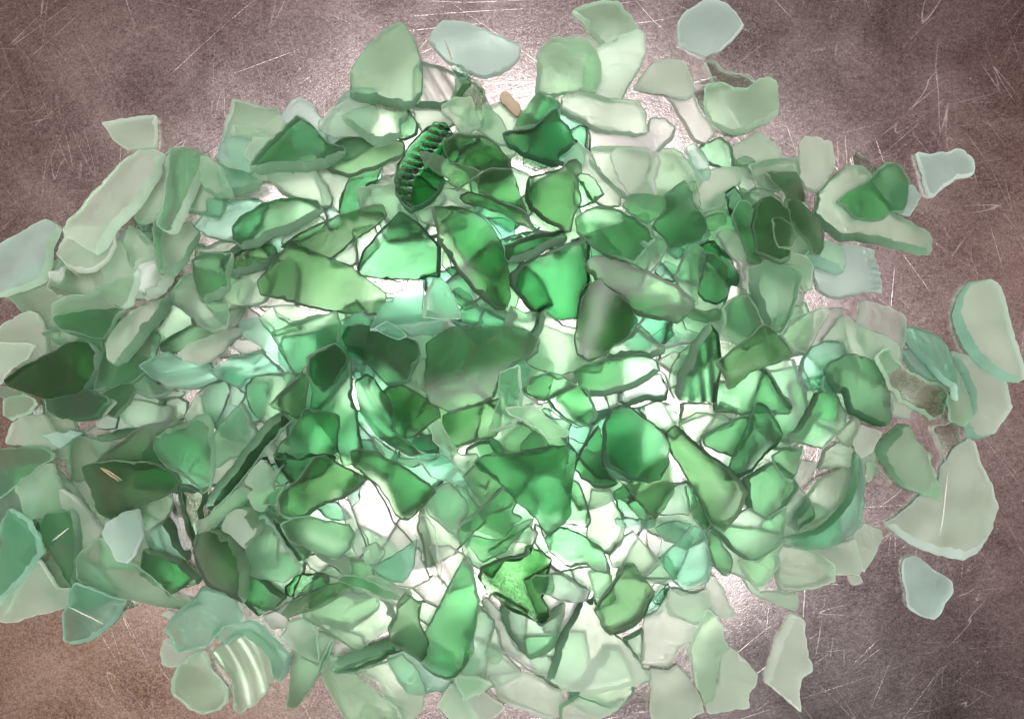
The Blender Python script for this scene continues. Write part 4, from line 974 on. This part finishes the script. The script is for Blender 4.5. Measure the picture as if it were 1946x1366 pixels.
# fragments buried at the bottom of the heap, seen only as deeper colour through the glass above
HEAP = np.array([[670, 190], [800, 130], [1000, 230], [1180, 190], [1300, 300], [1480, 280], [1640, 330], [1600, 520], [1560, 620], [1800, 740],
                 [1500, 830], [1560, 1000], [1440, 1100], [1250, 1130], [1230, 1300], [900, 1290], [780, 1330], [640, 1260], [520, 1180], [330, 1090],
                 [150, 1130], [20, 1000], [20, 620], [150, 480], [240, 330], [420, 290], [560, 230]], float)
rows = [ln.split('|') for ln in DATA.strip().splitlines()]
g = 12
CX, CY = np.meshgrid(np.arange(6, 1946, g), np.arange(6, 1366, g))
open_ = inside(HEAP, CX, CY)
for head, pts, label in rows:
    P = np.array([[float(q) for q in p.split(',')] for p in pts.split()])
    open_ &= ~inside(P, CX, CY)
fill = []
while open_.sum() > 60 and len(fill) < 75:
    cells = np.argwhere(open_); iy, ix = cells[RNG.integers(len(cells))]
    cx, cy_ = CX[iy, ix] + RNG.normal(0, 14), CY[iy, ix] + RNG.normal(0, 14)
    m = RNG.integers(4, 7); ang = (np.arange(m) + RNG.uniform(-0.3, 0.3, m)) * 2 * math.pi / m + RNG.uniform(0, 6)
    rr = RNG.uniform(48, 92, m)
    P = np.c_[cx + rr * np.cos(ang), cy_ + rr * np.sin(ang)]
    open_ &= ~inside(P, CX, CY)
    fill.append(P)
for k in range(22):     # deepest layer under the middle
    u, v = RNG.normal(0, 0.45, 2)
    m = RNG.integers(4, 7); ang = (np.arange(m) + RNG.uniform(-0.3, 0.3, m)) * 2 * math.pi / m + RNG.uniform(0, 6)
    rr = RNG.uniform(55, 95, m)
    fill.append(np.c_[880 + u * 520 + rr * np.cos(ang), 670 + v * 330 + rr * np.sin(ang)])
for P in fill:
    ti = 'mmpctm'[int(RNG.integers(6))]
    V, F, loc, nw = make_shard(0, 'f', ti, P)
    add_rest(V, F, loc, ti, False, nw)
print('fill', len(fill))

def plain(name, col, rough):
    m, N, L = new_mat(name)
    out = N.new("ShaderNodeOutputMaterial"); pr = N.new("ShaderNodeBsdfPrincipled")
    tc = N.new("ShaderNodeTexCoord"); n = N.new("ShaderNodeTexNoise"); n.inputs['Scale'].default_value = 600; L.new(tc.outputs['Object'], n.inputs['Vector'])
    mx = N.new("ShaderNodeMix"); mx.data_type = 'RGBA'; mx.inputs['A'].default_value = (*[v * 0.7 for v in col], 1); mx.inputs['B'].default_value = (*col, 1)
    L.new(n.outputs['Fac'], mx.inputs['Factor']); L.new(mx.outputs['Result'], pr.inputs['Base Color'])
    pr.inputs['Roughness'].default_value = rough; L.new(pr.outputs[0], out.inputs['Surface'])
    return m
chalk, tan = plain('ground_white_glass', (0.62, 0.64, 0.58), 0.6), plain('tan_crust', (0.42, 0.34, 0.24), 0.7)
SCRATCHES = {
    'yellow olive pentagon': (200, 886, 234, 912, 2.6, 't'), 'pale grey oblong': (845, 77, 860, 116, 3.0, 't'),
    'clear grey teal kite': (136, 1151, 193, 1187, 2.8, 'w'), 'large colourless pointed': (1806, 896, 1785, 1016, 2.6, 'w'),
    'green oval shell': (100, 1028, 134, 1002, 3.0, 'w'),
}
def scratch(parent, x0, y0, x1, y1, wid, mk):
    f = (CAM_H - LAST['z']) / CAM_H; c, top = LAST['c'], LAST['top']
    n = 24; V, F = [], []
    d = np.array([x1 - x0, -(y1 - y0)], float); d /= np.linalg.norm(d); q = np.array([-d[1], d[0]])
    wob = RNG.normal(0, 1, n); wob = np.convolve(wob, np.ones(5) / 5, 'same')
    for i in range(n):
        t = i / (n - 1)
        p = np.array([(x0 + (x1 - x0) * t - 973) * PX, -(y0 + (y1 - y0) * t - 683) * PX]) * f - c + q * wob[i] * 0.00022
        w = wid * PX * 0.5 * math.sin(math.pi * min(max(t, 0.03), 0.97)) ** 0.5 * RNG.uniform(0.6, 1.1)
        for sgn in (-1, 1):
            x, y = p + q * w * sgn
            V.append((x, y, float(top(x, y)) + LAST['a'] * x + LAST['b'] * y + 0.00006))
    for i in range(n - 1): F.append((2 * i, 2 * i + 2, 2 * i + 3, 2 * i + 1))
    so = build(V, F, 'scratch', [tan if mk == 't' else chalk]); so.parent = parent

n_things = 0
for ln in DATA.strip().splitlines():
    head, pts, label = ln.split('|')
    L, ty, ti = int(head[0]), head[1], head[2]
    P = np.array([[float(q) for q in p.split(',')] for p in pts.split()])
    V, F, loc, nw = make_shard(L, ty, ti, P, seed=label)
    clear = ty in 'kx'
    if not label:
        add_rest(V, F, loc, ti, clear, nw); continue
    name, cat = KINDS.get(ty, ('glass_shard', 'glass shard'))
    o = build(V, F, name, [glass(ti, clear), glass(LAST['rim'], False, True)], [1] * nw + [0] * (len(F) - nw))
    o.location = loc
    o['label'] = label; o['category'] = cat
    if name == 'glass_shard': o['group'] = 'shards of sea glass heaped on the steel'
    n_things += 1
    for key, (x0, y0, x1, y1, wid, mk) in SCRATCHES.items():
        if key in label: scratch(o, x0, y0, x1, y1, wid, mk)
o = build(np.vstack(rest_V), rest_F, 'buried_glass_fragments', rest_M, rest_I)
o['kind'] = 'stuff'
o['label'] = 'lesser pale and green glass fragments packed beneath the other shards of the heap'
print('things', n_things, 'max height', HM.max())

# a tan flake of shell caught among the clear shards at the top of the heap
P = np.array([[952, 178], [962, 174], [976, 186], [988, 205], [984, 222], [972, 214], [962, 200], [955, 196]], float)
V, F, loc, nw = make_shard(5, 'f', 's', P)
V = np.array(V); V[:, 2] *= 0.5
o = build(V, F, 'shell_flake', [tan]); o.location = loc
o['label'] = 'small tan brown shell flake among clear shards at the top edge of the heap'; o['category'] = 'shell flake'
